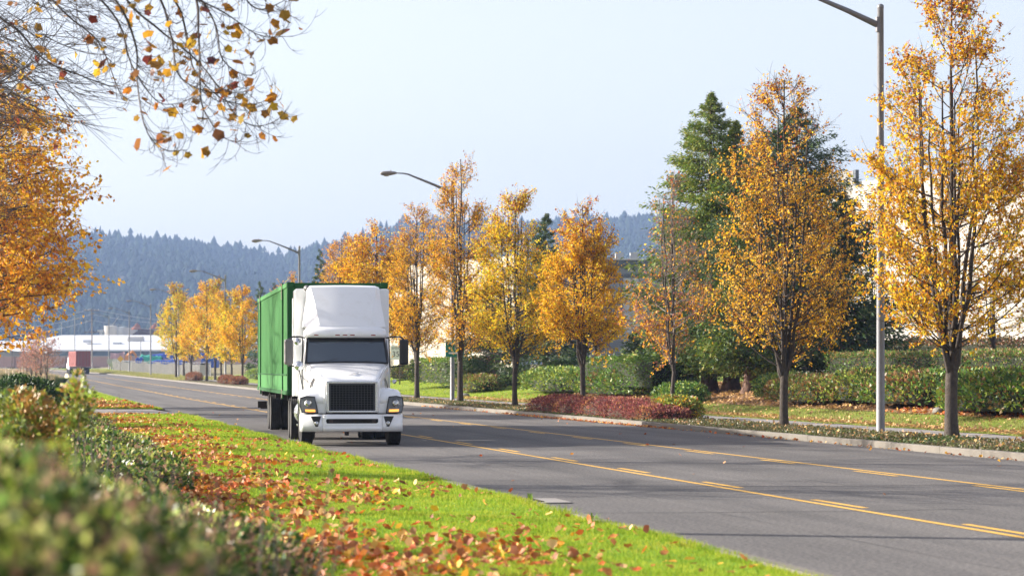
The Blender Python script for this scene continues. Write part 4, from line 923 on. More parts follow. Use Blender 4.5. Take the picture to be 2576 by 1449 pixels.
# the denser twig fan at the very left
for k in range(140):
    px, py = rng.uniform(-60, 300), rng.uniform(-40, 330); d = rng.uniform(31, 40)
    if px > 230 and py > 250: continue
    o = Q(px-rng.uniform(60, 190), py-rng.uniform(10, 120), d); e = Q(px, py, d); mid = (o+e)/2+rng.normal(0, .12, 3)-[0, 0, .1]; P = bez(o, mid, e, 8); sg.path(P, .008, .0022)
    for q in range(5):
        j = rng.integers(2, 8); t_ = unit(P[min(j, 6)+1]-P[min(j, 6)]); e2 = P[j]+t_*rng.uniform(.2, .6)+rng.normal(0, .13, 3); sg.path(bez(P[j], (P[j]+e2)/2, e2, 4), .004, .002)
    if rng.random() < .10: spots.append(e)
sg.obj('branches', M['twig'], NT)
def lobed(seed, n=10):
    r = np.random.default_rng(seed); vs = [(0, 0, 0)]; radii = [.50, .42, .55, .44, .58, .44, .55, .42, .47, .32]
    for i in range(n):
        a = -PI/2+2*PI*(i+.5)/n + r.normal(0, .06); q = radii[i]*r.uniform(.85, 1.12); vs.append((q*math.cos(a), q*math.sin(a)+.35, .22*q*q*r.uniform(-.4, 1.6)+r.normal(0, .03)))
    vs[0] = (0, .35, -.05); return vs, [(0, i+1, (i+1) % n+1) for i in range(n)]
LFM = []; LHM = []
for s in range(7):
    vs, fs = lobed(s); me = bpy.data.meshes.new('leaf'); me.from_pydata(vs, [], fs); me.materials.append(M['fallen_one']); LFM.append(me)
    me2 = me.copy(); me2.materials.clear(); me2.materials.append(M['hang_one']); LHM.append(me2)
rng.shuffle(spots)
vis = []
for p in spots:
    wp = p+np.array([-3.0, 32.3, .1]); d = wp[0]*SA+wp[1]*CA; r = wp[0]*CA-wp[1]*SA; px = 1288+FP*r/d; py = 925-FP*(wp[2]-HC)/d
    if px > -10 and py > -20: vis.append(p)
for p in vis[:270]:
    o = link('leaf', LHM[rng.integers(7)], NT); s = rng.choice([rng.uniform(.06, .11), rng.uniform(.10, .16)]); o.scale = (s, s, s); o.location = p-np.array([0, 0, .02]); o.rotation_euler = (rng.uniform(1.6, 4.2), rng.uniform(-.9, .9), rng.uniform(0, 6.28))

# ------------------------------------------------------------------ shrubs, right
BRN = (.26, .14, .05); OLV = (.17, .20, .04); DKG = (.06, .12, .03); MDG = (.12, .23, .04); YGR = (.32, .38, .05); PUR = (.16, .045, .05); TAN = (.34, .22, .10)
def shrub(name, seed, px, X, wx, wy, h, n, size, cols, w, label, group=None, m='green', cat='shrub', power=2.4, **k):
    x, y, d = atX(px, X); zb = float(HR(X, y)) if X > 22.8 else float(HY(y))+.12
    T = empty(name, (x, y, zb), 0, label, cat, group); blob(T, seed, (0, 0, h*.32), (wx/2, wy/2, h*.70), n, size, cols, w, m=m, zmin=.02, power=power, **k); return T
gs = 'low mixed shrubs on the right bank'
shrub('salal_shrub', 101, 2070, 29.0, 3.4, 7.5, 1.0, 9000, .13, [OLV, BRN, YGR, DKG, BRN], [1, 1, .4, .5, .3], 'brown-green shrub mass left of the near light pole', gs)
shrub('salal_shrub', 102, 2215, 29.6, 3.4, 6.0, 1.15, 8000, .13, [OLV, BRN, YGR, DKG, YGR], [1, .6, .7, .7, .3], 'green and gold shrub mass directly behind the near light pole', gs)
shrub('salal_shrub', 103, 2330, 29.4, 3.8, 6.0, 1.1, 8000, .14, [MDG, OLV, YGR, DKG, BRN], [1, .7, .6, .7, .5], 'leafy shrub mass left of the tall golden pear trunk', gs)
shrub('salal_shrub', 104, 2432, 31.2, 3.6, 6.0, 1.0, 6500, .14, [MDG, OLV, BRN, DKG, RUS], [1, .7, .7, .7, .2], 'reddish-tipped shrub right behind the tall golden pear trunk', gs)
shrub('salal_shrub', 105, 2550, 28.6, 3.4, 8.0, 1.25, 10000, .14, [MDG, YGR, OLV, DKG, BRN], [1, .8, .5, .6, .4], 'bright green shrub mass at the right edge by the pavement', gs)
shrub('salal_shrub', 106, 1990, 29.6, 2.4, 5.0, .95, 4500, .13, [OLV, MDG, YGR, DKG], [1, .7, .4, .5], 'olive shrub just right of the slender pear trunk', gs)
shrub('laurel_shrub', 107, 1440, 29.0, 4.2, 16, 1.25, 9500, .14, [MDG, YGR, OLV, DKG, YGR], [1, .6, .6, .6, .3], 'round green laurel left behind the red shrubs', gs)
shrub('laurel_shrub', 108, 1580, 28.8, 3.8, 11, 1.35, 10500, .14, [MDG, OLV, YGR, DKG, BRN], [1, .8, .4, .8, .2], 'dark glossy laurel right behind the red shrubs', gs)
shrub('laurel_shrub', 109, 1712, 27.2, 2.0, 4.0, .8, 3200, .13, [MDG, YGR, DKG], [1, .5, .6], 'small bright laurel at the left foot of the cedar mound', gs)
shrub('euonymus_shrub', 110, 1700, 21.7, 1.6, 3.0, .8, 4500, .09, [OLV, YGR, RUS, YEL], [1, .8, .3, .2], 'rounded yellow-green shrub right behind the bare pear trunk', 'shrubs in the planting strip')
for i, (px, hh, wy) in enumerate(((1418, .66, 6.5), (1482, .62, 7), (1545, .66, 6.5), (1608, .60, 5.5), (1655, .52, 3.6))):
    lab = ['leftmost dusky red barberry clump at the kerb', 'red barberry clump around the orange pear trunk', 'middle pinkish-red barberry clump at the kerb', 'red barberry clump with rusty leaves left of the bare pear', 'small rusty barberry clump at the foot of the bare pear'][i]
    shrub('barberry_shrub', 120+i, px, 21.0, 2.1, wy, hh, 6500, .085, [(.26, .07, .065), (.18, .05, .05), (.38, .15, .13), (.12, .045, .035), (.42, .20, .08)], [1, 1, .5, .5, .3], lab, 'red barberry shrubs in the planting strip', inner='darkbrown', m='leaf', wid=.4)
# fine red haze of barberry tips
hg = 'clipped hedges on the right'
def H2(name, seed, pxa, da, pxb, db, width, z0, z1, n, size, cols, w, label, **k):
    return hedge(name, seed, XY(pxa, da), XY(pxb, db), width, z0, z1, n, size, cols, w, label, group=hg, **k)
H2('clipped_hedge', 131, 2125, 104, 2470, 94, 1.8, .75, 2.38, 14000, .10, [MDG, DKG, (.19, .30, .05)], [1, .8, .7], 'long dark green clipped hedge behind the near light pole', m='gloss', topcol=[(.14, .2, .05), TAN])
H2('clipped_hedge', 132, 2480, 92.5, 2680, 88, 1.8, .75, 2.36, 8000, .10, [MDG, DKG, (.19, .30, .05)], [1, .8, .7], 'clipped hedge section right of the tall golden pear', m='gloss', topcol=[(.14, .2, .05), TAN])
H2('photinia_hedge', 133, 2130, 132, 2760, 112, 2.0, 1.1, 3.05, 14000, .13, [(.13, .12, .03), (.24, .10, .05), (.10, .13, .03), (.30, .16, .09)], [1, 1, .8, .5], 'reddish-brown hedge in front of the white building', m='green', rough=.25)
H2('clipped_hedge', 134, 1502, 122, 1685, 112, 1.8, .9, 2.25, 8500, .11, [MDG, (.12, .19, .03), DKG], [1, 1, .4], 'short bright clipped hedge left of the bare pear', m='gloss')
H2('clipped_hedge', 135, 1062, 172, 1165, 160, 1.8, .8, 2.35, 5000, .14, [(.15, .21, .03), MDG, YGR], [1, .8, .5], 'pale green clipped hedge before the cream wall', m='green')
for i, (px, X, wx, wy, hh, lab) in enumerate(((1025, 31.5, 3, 9, 1.1, 'dark shrub clump just right of the truck mirror'), (1085, 31.5, 2.6, 8, 1.3, 'yellow-green shrub below the pale hedge by the path'), (1128, 31, 2.4, 5, .95, 'brownish shrub at the bend of the path'), (1205, 27.6, 2.6, 7, 1.0, 'ragged olive shrub beneath the dark bushy conifer'))):
    shrub('garden_shrub', 140+i, px, X, wx, wy, hh, 4200, .13, [OLV, YGR, DKG, BRN], [1, .7, .6, .3 if i < 2 else .9], lab, 'garden shrubs by the far lawn')
for i, (px, X, wy, hh, lab) in enumerate(((488, 21.3, 9, .95, 'reddish shrub mound under the left trees of the far clump'), (572, 21.2, 7, .85, 'brown shrub mound under the centre of the far clump'), (598, 21.4, 6, .75, 'dusky red shrub mound under the foremost far pear'))):
    shrub('barberry_shrub', 150+i, px, X, 1.8, wy, hh, 2600, .12, [(.22, .07, .05), (.16, .08, .03), (.26, .13, .06)], [1, 1, .4], lab, 'red barberry shrubs in the planting strip', inner='darkbrown', m='leaf')
shrub('garden_shrub', 155, 655, 27.5, 3, 9, 1.1, 2500, .16, [MDG, YGR, OLV], [1, .6, .5], 'green shrub at the foot of the dark conifer by the container', 'garden shrubs by the far lawn')
# rocks
M['rock'] = mat('rock', (.17, .16, .15), .95, var=.4, scale=3, bump=1, bscale=8)
def rock(seed, x, y, z, s, label):
    import bmesh
    r = np.random.default_rng(seed); bm = bmesh.new(); bmesh.ops.create_icosphere(bm, subdivisions=2, radius=1)
    for v in bm.verts:
        n_ = noise3(np.array([v.co]), 1.8, seed)[0]; v.co = v.co*(1+.28*n_); v.co.x *= s[0]; v.co.y *= s[1]; v.co.z *= s[2]
    me = bpy.data.meshes.new('rock'); bm.to_mesh(me); bm.free(); me.materials.append(M['rock']); o = link('rock', me); o.location = (x, y, z); o.rotation_euler = (0, 0, r.uniform(0, 6)); tag(o, label, 'rock', 'rocks edging the bank')
for i, (px, X, s, lab) in enumerate(((2372, 27.9, .33, 'grey rock low beside the tall golden pear trunk'), (2418, 28.1, .36, 'dark rock just right of the tall golden pear trunk'), (2440, 28.6, .28, 'small rock between pear trunk and right edge shrubs'), (1735, 27.3, .36, 'rock at the left foot of the cedar mound'), (1750, 27.5, .24, 'smaller rock touching the one at the cedar mound'), (1170, 25.6, .26, 'pale rock beside the second light pole'))):
    x, y, d = atX(px, X); rock(200+i, x, y, float(HR(X, y))+s*.15, (s, s*.8, s*.6), lab)

# ------------------------------------------------------------------ lamps, signs
M['pole'] = mat('weathered_aluminium', (.185, .185, .195), .5, metal=.2, var=.15, scale=4, dirt=(.10, .09, .08, .4))
M['lamp'] = mat('lamp_housing', (.20, .18, .16), .5, var=.25, scale=6)
M['lampglass'] = mat('lamp_refractor', (.30, .27, .22), .25, var=.1)
M['wood'] = mat('weathered_pole_wood', (.17, .13, .105), .95, var=.35, scale=2, bump=.7, bscale=25)
def lamp(label):
    T = empty('street_lamp', (0, 0, 0), 0, label, 'street lamp', 'street lamps along the right kerb'); Hh = 11.05
    g = MB(); g.lathe([(.118, 0), (.118, .02), (.113, .03), (.105, 3), (.092, 7), (.082, Hh), (.088, Hh+.01), (.088, Hh+.07), (.05, Hh+.11), (0, Hh+.12)], (0, 0, 0), 'z', 16); g.build('pole', M['pole'], T, smooth=True)
    g = MB(); g.box((-.07, 0, Hh-.42), (.10, .13, .40)); A = g.build('arm_bracket', M['pole'], T, bevel=.01)
    P = [(-.1, 0, Hh-.42), (-.9, 0, Hh-.08), (-1.8, 0, Hh+.26), (-2.3, 0, Hh+.45), (-2.55, 0, Hh+.49), (-2.9, 0, Hh+.50)]
    g = MB(); g.tube(P, [.085, .068, .052, .042, .036, .034], 10); g.build('arm', M['pole'], T, smooth=True)
    secs = []
    for t_, wy, zt, zb in ((0, .04, .04, -.04), (.10, .09, .075, -.07), (.3, .14, .09, -.12), (.5, .17, .10, -.155), (.68, .165, .085, -.15), (.8, .12, .04, -.12), (.86, .05, -.01, -.07)):
        secs.append([(-2.88-t_, wy*math.cos(a), (zt if math.sin(a) > 0 else -zb)*math.sin(a)+Hh+.50) for a in np.linspace(0, 2*PI, 12, endpoint=False)])
    g = MB(); g.loft(secs, closed=True); HD = recalc(g.build('lamp_head', M['lamp'], T, smooth=True))
    g = MB(); g.lathe([(0, -.04), (.10, -.035), (.135, 0), (.13, .03), (0, .035)], (-3.42, 0, Hh+.36), 'z', 14); recalc(g.build('refractor', M['lampglass'], HD, smooth=True))
    g = MB(); g.lathe([(.035, 0), (.035, .05), (0, .06)], (-3.2, 0, Hh+.585), 'z', 8); recalc(g.build('photocell', M['lamp'], HD)); return T
L0 = None
for i, (px, X, lab) in enumerate(((2215, 22.5, 'nearest street lamp post, grey metal, at the right'), (1138, 22.6, 'second street lamp with the green sign on its post'), (753, 23.0, 'street lamp rising behind the container front'), (567, 23.0, 'street lamp among the far clump of golden trees'), (449, 22.8, 'street lamp whose head shows left of the far clump'), (379, 22.8, 'street lamp before the blue tarpaulins'), (325, 22.8, 'street lamp left of the blue tarpaulins, yellow sign near'), (274, 22.0, 'street lamp behind the tank with the yellow sign'), (232, 21.0, 'farthest street lamp on the skyline of the white roof'))):
    x, y, d = atX(px, X)
    if L0 is None: L0 = lamp(lab); T = L0
    else: T = copy_tree(L0, label=lab)
    T.location = (x+(float(bend(y)) if i > 5 else 0)*0, y, float(HY(y))+.13); T.rotation_euler = (0, 0, [0, .05, -.03, 0, .02, -.02, 0, .03, 0][i])
def text(s, name, size, m, parent, loc, ext=.002, rz=0, w=None):
    cu = bpy.data.curves.new(name, 'FONT'); cu.body = s; cu.size = size; cu.align_x = 'CENTER'; cu.align_y = 'CENTER'; cu.extrude = ext; cu.space_character = 1.05
    cu.materials.append(m); o = link(name, cu, parent); o.location = loc; o.rotation_euler = (PI/2, 0, rz)
    if w: o.scale = (w, 1, 1)
    bpy.context.view_layer.update(); me = bpy.data.meshes.new_from_object(o.evaluated_get(bpy.context.evaluated_depsgraph_get())); me.name = name
    q = link(name, me, parent); q.location = o.location; q.rotation_euler = o.rotation_euler; q.scale = o.scale; bpy.data.objects.remove(o)
    return q
M['signgreen'] = mat('green_sign_sheet', (.012, .21, .15), .4, var=.06); M['signwhite'] = mat('white_sign_sheet', (.78, .78, .76), .45, var=.04); M['signblack'] = mat('black_lettering', (.01, .01, .01), .5)
M['signyellow'] = mat('yellow_sign_sheet', (.75, .42, .03), .45, var=.06)
x, y, d = atX(1143, 22.6)
SG = empty('road_sign', (x, y-.14, 0), -A0*.6, 'green directional sign with white arrow on the second light pole', 'sign')
w_, h_ = 47*d/FP, 43*d/FP; zc_ = ZZ(876.5, d)
g = MB(); g.box((0, 0, zc_), (w_, .02, h_)); P_ = g.build('panel', M['signgreen'], SG, bevel=.003)
text('TERMINAL', 'lettering', .185, M['signwhite'], P_, (0, -.014, zc_+h_*.27), w=.82)
text('5', 'lettering', .22, M['signwhite'], P_, (.02, -.014, zc_+.02))
g = MB(); g.box((-.05, -.014, zc_-h_*.27), (w_*.56, .006, .075)); g.prism([(w_*.23, zc_-h_*.27-.10), (w_*.38, zc_-h_*.27), (w_*.23, zc_-h_*.27+.10)], -.018, -.011); g.build('arrow', M['signwhite'], P_)
g = MB(); g.box((0, .06, zc_+.25), (.26, .1, .05)); g.box((0, .06, zc_-.25), (.26, .1, .05)); g.build('bracket', M['pole'], SG)
x, y, d = atX(1000, 28.6); zb = float(HR(28.6, y))
SP = empty('speed_sign', (x, y, zb), -A0, 'white speed limit sign seen between the truck mirror and cab', 'sign')
g = MB(); g.box((.16, 0, 1.6), (.09, .09, 3.5)); g.build('post', M['wood'], SP)
g = MB(); g.box((-.12, -.06, ZZ(887, d)-zb), (.80, .015, 35*d/FP)); P_ = g.build('panel', M['signwhite'], SP, bevel=.003)
text('SPEED', 'lettering', .23, M['signblack'], P_, (-.12, -.07, ZZ(876, d)-zb), w=.95); text('35', 'lettering', .56, M['signblack'], P_, (-.12, -.07, ZZ(891, d)-zb), w=.95)
# parked-in storm drain and weeds on the near edge
DR = empty('storm_drain', (7.16, 34.4, .012), 0, 'concrete storm drain slab with iron grate by the near kerb', 'drain')
g = MB(); g.box((.05, 0, .0), (.72, 1.1, .02)); g.build('slab', M['concrete'], DR, bevel=.005)
g = MB()
for k in range(9): g.box((-.12, -.4+.1*k, .014), (.34, .045, .014))
g.build('grate', M['frame'], DR)

# ------------------------------------------------------------------ buildings
M['cream'] = mat('cream_concrete_panel', (.44, .395, .33), .85, var=.04, scale=.3, bump=.1, bscale=10)
M['whitew'] = mat('white_concrete_panel', (.48, .455, .42), .85, var=.04, scale=.3, bump=.1, bscale=10)
M['grey'] = mat('grey_panel', (.26, .28, .31), .8, var=.08, scale=.5); M['dkgrey'] = mat('dark_grey_band', (.11, .13, .16), .8, var=.08); M['ltgrey'] = mat('light_grey_panel', (.50, .51, .52), .8, var=.05)
M['wglass'] = mat('dark_window', (.03, .05, .055), .1, var=.2, coat=.5)
def seg_wall(T, r1, d1, r2, d2, z0, z1, thick, m, name='wall_panel', gap=.03):
    def P(r, d): return np.array([r*CA+d*SA, -r*SA+d*CA])
    a, b = P(r1, d1), P(r2, d2); c = (a+b)/2; v = b-a; L = np.linalg.norm(v); g = MB(); g.box((c[0], c[1], (z0+z1)/2), (L-gap, thick, z1-z0), rz=math.atan2(v[1], v[0])); return g.build(name, m, T, bevel=.015)
def rr(px, d): return ray(px)*d
BW = empty('white_warehouse', (0, 0, 0), 0, 'large cream-white building behind the hedges at the far right', 'building')
ends = [(2150, 170), (2880, 152.3)]; Rr = [rr(2150, 170), rr(2880, 152.3)]; npn = 9
for i in range(npn):
    r1 = Rr[0]+(Rr[1]-Rr[0])*i/npn; r2 = Rr[0]+(Rr[1]-Rr[0])*(i+1)/npn; d1 = 170+(152.3-170)*i/npn; d2 = 170+(152.3-170)*(i+1)/npn
    seg_wall(BW, r1, d1, r2, d2, .5, 14.1 if i else 14.1, .4, M['whitew'])
seg_wall(BW, rr(2060, 172), 172, rr(2151, 170.5), 170.5, .5, 14.85, .5, M['whitew'], 'entrance_wall')
seg_wall(BW, rr(2150.5, 169.6), 169.6, rr(2157, 169.4), 169.4, 13.8, 14.86, .3, M['dkgrey'], 'parapet_return')
seg_wall(BW, rr(2126, 169), 169, rr(2148, 168.6), 168.6, 2, 4.6, .3, M['wglass'], 'door'); seg_wall(BW, rr(2186, 168.6), 168.6, rr(2200, 168.2), 168.2, 1, 4.4, .3, M['wglass'], 'window')
seg_wall(BW, rr(2392, 163.6), 163.6, rr(2397, 163.4), 163.4, 1, 4.2, .3, M['dkgrey'], 'downpipe')
g = MB(); c = XY(2500, 205); g.box((c[0], c[1], 13.4), (70, 50, .5), rz=-A0-.5); 
seg_wall(BW, rr(2060, 172), 172, rr(2160, 215), 215, .5, 13.9, .4, M['whitew'], 'side_wall')
BC = empty('cream_warehouse', (0, 0, 0), 0, 'cream concrete warehouse wall behind the orange pears right of the truck', 'building')
npn = 6; Ra, Rb, da, db = rr(940, 268), rr(1300, 238), 268, 238
for i in range(npn):
    seg_wall(BC, Ra+(Rb-Ra)*i/npn, da+(db-da)*i/npn, Ra+(Rb-Ra)*(i+1)/npn, da+(db-da)*(i+1)/npn, .5, 12.2, .4, M['cream'])
seg_wall(BC, Rb, db, rr(1330, 300), 300, .5, 12.2, .4, M['grey'], 'side_wall')
BG = empty('grey_warehouse', (0, 0, 0), 0, 'grey industrial building with roller door left of the tall cedars', 'building')
dg = 250
def slabw(pa, pb, ya, yb, d, m, name, th=.3): return seg_wall(BG, rr(pa, d), d, rr(pb, d), d, ZZ(yb, d) if yb else .3, ZZ(ya, d), th, m, name, 0)
slabw(1380, 1720, 668, None, dg, M['grey'], 'wall', .6); slabw(1375, 1725, 655, 668, dg-.5, M['dkgrey'], 'roof_edge', 1.2); slabw(1375, 1725, 651, 655.2, dg-.55, M['ltgrey'], 'coping', 1.5)
slabw(1380, 1720, 689, 697, dg-.35, M['dkgrey'], 'wall_band'); slabw(1568, 1586.5, 700, 887, dg-.4, M['ltgrey'], 'wall_panel'); slabw(1587.5, 1606, 700, 887, dg-.4, M['ltgrey'], 'wall_panel'); slabw(1568, 1606, 887.4, None, dg-.45, M['dkgrey'], 'plinth')
RD = slabw(1508, 1566, 838, None, dg-.4, M['dkgrey'], 'roller_door', .1)
for k in range(15):
    yy = 840+k*5.; slabw(1508, 1566, yy, yy+4.1, dg-.5, M['grey'], 'slat', .08).parent = RD
slabw(1606, 1614, 830, None, dg-.6, M['whitew'], 'downpipe')
for i, (pa, pb) in enumerate(((1548, 1568), (1585, 1606))):
    g = MB(); c = XY((pa+pb)/2, 262); g.box((c[0], c[1], ZZ(645, 262)), ((pb-pa)*262/FP, 1.5, .7), rz=-A0); g.build('roof_unit', M['ltgrey'], BG)

# ------------------------------------------------------------------ far industrial yard
def bx(T, name, m, px0, px1, y0, y1, d, depth=4, bevel=0, rz=0):
    c = XY((px0+px1)/2, d+depth/2); g = MB(); g.box((c[0], c[1], (ZZ(y0, d)+ZZ(y1, d))/2), ((px1-px0)*d/FP, depth, ZZ(y0, d)-ZZ(y1, d)), rz=-A0+rz); return g.build(name, m, T, bevel=bevel)
M['roofw'] = mat('pale_metal_roof', (.62, .63, .66), .5, var=.05, scale=.05); M['bluegrey'] = mat('blue_grey_cladding', (.13, .18, .25), .7, var=.1, scale=.1)
FW = empty('distant_warehouse', (0, 0, 0), 0, 'long low industrial building with a pale metal roof behind the brick-red truck', 'building')
D1 = 880
def quadroof(T, pts, name, m):
    vs = []
    for px, py, d in pts: x, y = XY(px, d); vs.append((x, y, ZZ(py, d)))
    g = MB(); n = len(vs); g.add(vs+[(a, b, c-.5) for a, b, c in vs], [tuple(range(n))]+[tuple(range(2*n-1, n-1, -1))]+[(i, (i+1) % n, (i+1) % n+n, i+n) for i in range(n)]); return recalc(g.build(name, m, T))
quadroof(FW, [(100, 880, D1), (760, 879, D1), (760, 843, D1+70), (158, 843, D1+70)], 'roof', M['roofw'])
quadroof(FW, [(-80, 872, D1+20), (120, 884, D1-5), (158, 843.3, D1+69), (70, 857, D1+80), (-80, 858, D1+80)], 'roof', M['roofw'])
bx(FW, 'wall', M['bluegrey'], 104, 756, 880.5, 925, D1+2, 60); bx(FW, 'wall', M['ltgrey'], -80, 104, 885, 925, D1+25, 50)
for k in range(7): bx(FW, 'window', M['dkgrey'], 150+k*42, 156+k*42, 886, 891, D1+1.5, 1)
for px, py in ((286, 868), (212, 862)): bx(FW, 'roof_vent', M['ltgrey'], px, px+18, py-7, py, D1+25, 5)
TK = empty('roof_drum', (*XY(334, D1+40), ZZ(856, D1+40)), -A0, 'white horizontal drum lying on the pale warehouse roof', 'tank')
g = MB(); g.lathe([(0, -1.9), (1.35, -1.8), (1.45, -1.6), (1.45, 3.6), (1.2, 4), (0, 4.1)], (0, 0, 0), 'x', 18); recalc(g.build('drum', M['whitew'], TK, smooth=False)); g = MB(); g.box((-.5, 0, -1.5), (.8, 2.2, .8)); g.box((2.4, 0, -1.5), (.8, 2.2, .8)); g.build('cradle', M['ltgrey'], TK)
ST = empty('storage_tank', (*XY(286, 1010), 0), -A0, 'white and grey cylindrical storage tank behind the warehouse roof', 'tank'); zt = ZZ(820, 1010)
g = MB(); g.lathe([(0, 0), (2.6, 0), (2.6, zt), (0, zt+.3)], (-1.2, 0, 0), 'z', 20); g.build('tank_shell', M['whitew'], ST); g = MB(); g.lathe([(0, 0), (2.6, 0), (2.6, zt-.5), (0, zt-.3)], (2.4, 2, 0), 'z', 20); g.build('tank_shell', M['ltgrey'], ST); g = MB(); g.box((-5, 0, zt/2-1), (1, 1, zt-2)); g.box((-5, 0, zt-2), (2.4, 2, 1)); g.build('ladder_tower', M['ltgrey'], ST)
M['rust'] = mat('rusty_heap', (.30, .11, .06), .95, var=.3, scale=.3, bump=1, bscale=2); M['drkr'] = mat('dark_rusty_shed', (.10, .06, .055), .9, var=.2, scale=.2)
SH = empty('rusty_shed', (0, 0, 0), 0, 'dark rust-brown shed roof on the skyline left of the golden clump', 'building')
bx(SH, 'wall', M['ltgrey'], 313, 346, 824, 860, 1000, 8); bx(SH, 'roof', M['drkr'], 352, 640, 828, 850, 990, 14); quadroof(SH, [(330, 843, 985), (352, 828, 985), (430, 826, 992), (430, 850, 990)], 'roof_slope', M['drkr'])
def heap(px, py, w, h, d, label):
    T = empty('scrap_heap', (*XY(px, d), ZZ(py, d)), 0, label, 'heap', 'rust red heaps on the skyline'); g = MB(); secs = []
    r = np.random.default_rng(int(px))
    for t_ in np.linspace(0, 1, 7):
        secs.append([(w/2*(1-t_**1.3*.97)*math.cos(a)*r.uniform(.85, 1.1)+t_*w*.1, w/3*(1-t_**1.3*.97)*math.sin(a), h*t_*r.uniform(.92, 1.05)) for a in np.linspace(0, 2*PI, 14, endpoint=False)])
    g.loft(secs, closed=True); recalc(g.build('heap', M['rust'], T))
heap(343, 829, 4.2, 2.7, 995, 'left rust-red heap above the brown shed'); heap(388, 829, 4.4, 2.7, 995, 'right rust-red heap above the brown shed')
# pink freight wagons in a row
M['pink'] = mat('faded_pink_wagon', (.50, .33, .29), .8, var=.08, scale=.2, dirt=(.36, .26, .24, .4))
D2 = 700; gw = 'freight wagons behind the yard'; names = ['first from the left', 'second from the left', 'third from the left', 'left of the brick-red truck', 'right of the brick-red truck', 'behind the yellow sign', 'behind the green tarpaulin', 'behind the blue tarpaulin', 'behind the far tree trunks', 'behind the right trees of the far clump', 'farthest right, by the dark conifer']
W0 = None
for k in range(11):
    px = -20+k*64+28; x, yy = XY(px, D2+k*0)
    if W0 is None:
        W0 = empty('freight_wagon', (0, 0, 0), -A0, '', 'wagon', gw); g = MB(); g.box((0, 0, 2.2), (6.7, 2.8, 2.9)); g.build('body', M['pink'], W0)
        g = MB(); g.box((0, 0, 3.72), (6.8, 3.0, .16)); g.build('top_rim', M['whitew'], W0)
        g = MB()
        for q in range(9): g.box((-3.2+.8*q, -1.45, 2.2), (.1, .12, 2.7))
        g.build('ribs', M['pink'], W0); g = MB(); g.box((-2.2, 0, .4), (1.6, 2.4, .8)); g.box((2.2, 0, .4), (1.6, 2.4, .8)); g.build('bogies', M['frame'], W0); T = W0
    else: T = copy_tree(W0)
    T.location = (x, yy, ZZ(895.5, D2)-3.8); T.rotation_euler = (0, 0, -A0); T['label'] = 'faded pink open freight wagon, '+names[k]
# tarpaulins
M['tarpb'] = mat('blue_tarpaulin', (.03, .09, .42), .5, var=.35, scale=.5, bump=.6, bscale=1.5); M['tarpg'] = mat('green_tarpaulin', (.04, .38, .27), .5, var=.25, scale=.5); M['tarpy'] = mat('grey_tarpaulin', (.16, .19, .22), .7, var=.2)
M['brightblue'] = mat('bright_blue_container', (.02, .14, .55), .5, var=.1)
def tarp(px0, px1, y0, y1, d, m, seed, label):
    r = np.random.default_rng(seed); w = (px1-px0)*d/FP; h = ZZ(y0, d)-ZZ(y1, d); T = empty('covered_stack', (*XY((px0+px1)/2, d), ZZ(y1, d)), -A0, label, 'tarpaulin', 'tarpaulin-covered stacks in the yard')
    g = MB(); secs = []
    for i in range(13):
        x = -w/2+w*i/12; t_ = h*(1-.22*r.random()) if 0 < i < 12 else h*.75; secs.append([(x*1.03, -1.7+.25*r.normal()*.5, 0), (x, -1.5, t_*.55), (x, -1.3+.1*r.normal(), t_*.9), (x, 0, t_), (x, 1.3, t_*.9), (x*1.03, 1.6, 0)])
    g.loft(secs); o = g.build('cover', m, T, smooth=True); g = MB(); g.box((0, 0, h*.3), (w*.92, 2.3, h*.6)); g.build('stack', M['grey'], T)
tarp(352, 408, 890, 922, 520, M['tarpg'], 1, 'green tarpaulin over a stack behind the fence'); tarp(384, 472, 888, 903, 530, M['tarpb'], 2, 'long upper blue tarpaulin behind the fence'); tarp(382, 470, 902, 926, 505, M['tarpb'], 3, 'lower blue tarpaulin behind the right of the fence'); tarp(343, 360, 896, 920, 512, M['tarpb'], 4, 'small blue tarpaulin left of the green one')
TN = empty('grey_tent', (*XY(319, 540), 0), -A0, 'grey ridge tent left of the green tarpaulin', 'tent'); g = MB(); q = ZZ(906, 540); g.prism([(-3, .6), (3, .6), (3, q-1), (0, q), (-3, q-1)], -2, 2); recalc(g.build('canvas', M['tarpy'], TN))
BB = empty('blue_container', (0, 0, 0), 0, 'bright blue container behind the trunks of the far clump', 'container'); bx(BB, 'box', M['brightblue'], 508, 549, 888, 908, 420, 3, .03); bx(BB, 'lower_box', M['tarpb'], 508, 549, 908.5, 925, 420, 3, .03)
for k in range(6): bx(BB, 'rib', M['brightblue'], 510+k*7.2, 511.5+k*7.2, 889, 907, 419.8, .3)
WB = empty('white_cabinet', (0, 0, 0), 0, 'white utility cabinet with dark top between the far tree trunks', 'cabinet'); bx(WB, 'box', M['whitew'], 503, 526, 918, 944, 330, 1.2, .02); bx(WB, 'top', M['gasket'], 505, 524, 913.5, 917.5, 330, 1.2, .02)
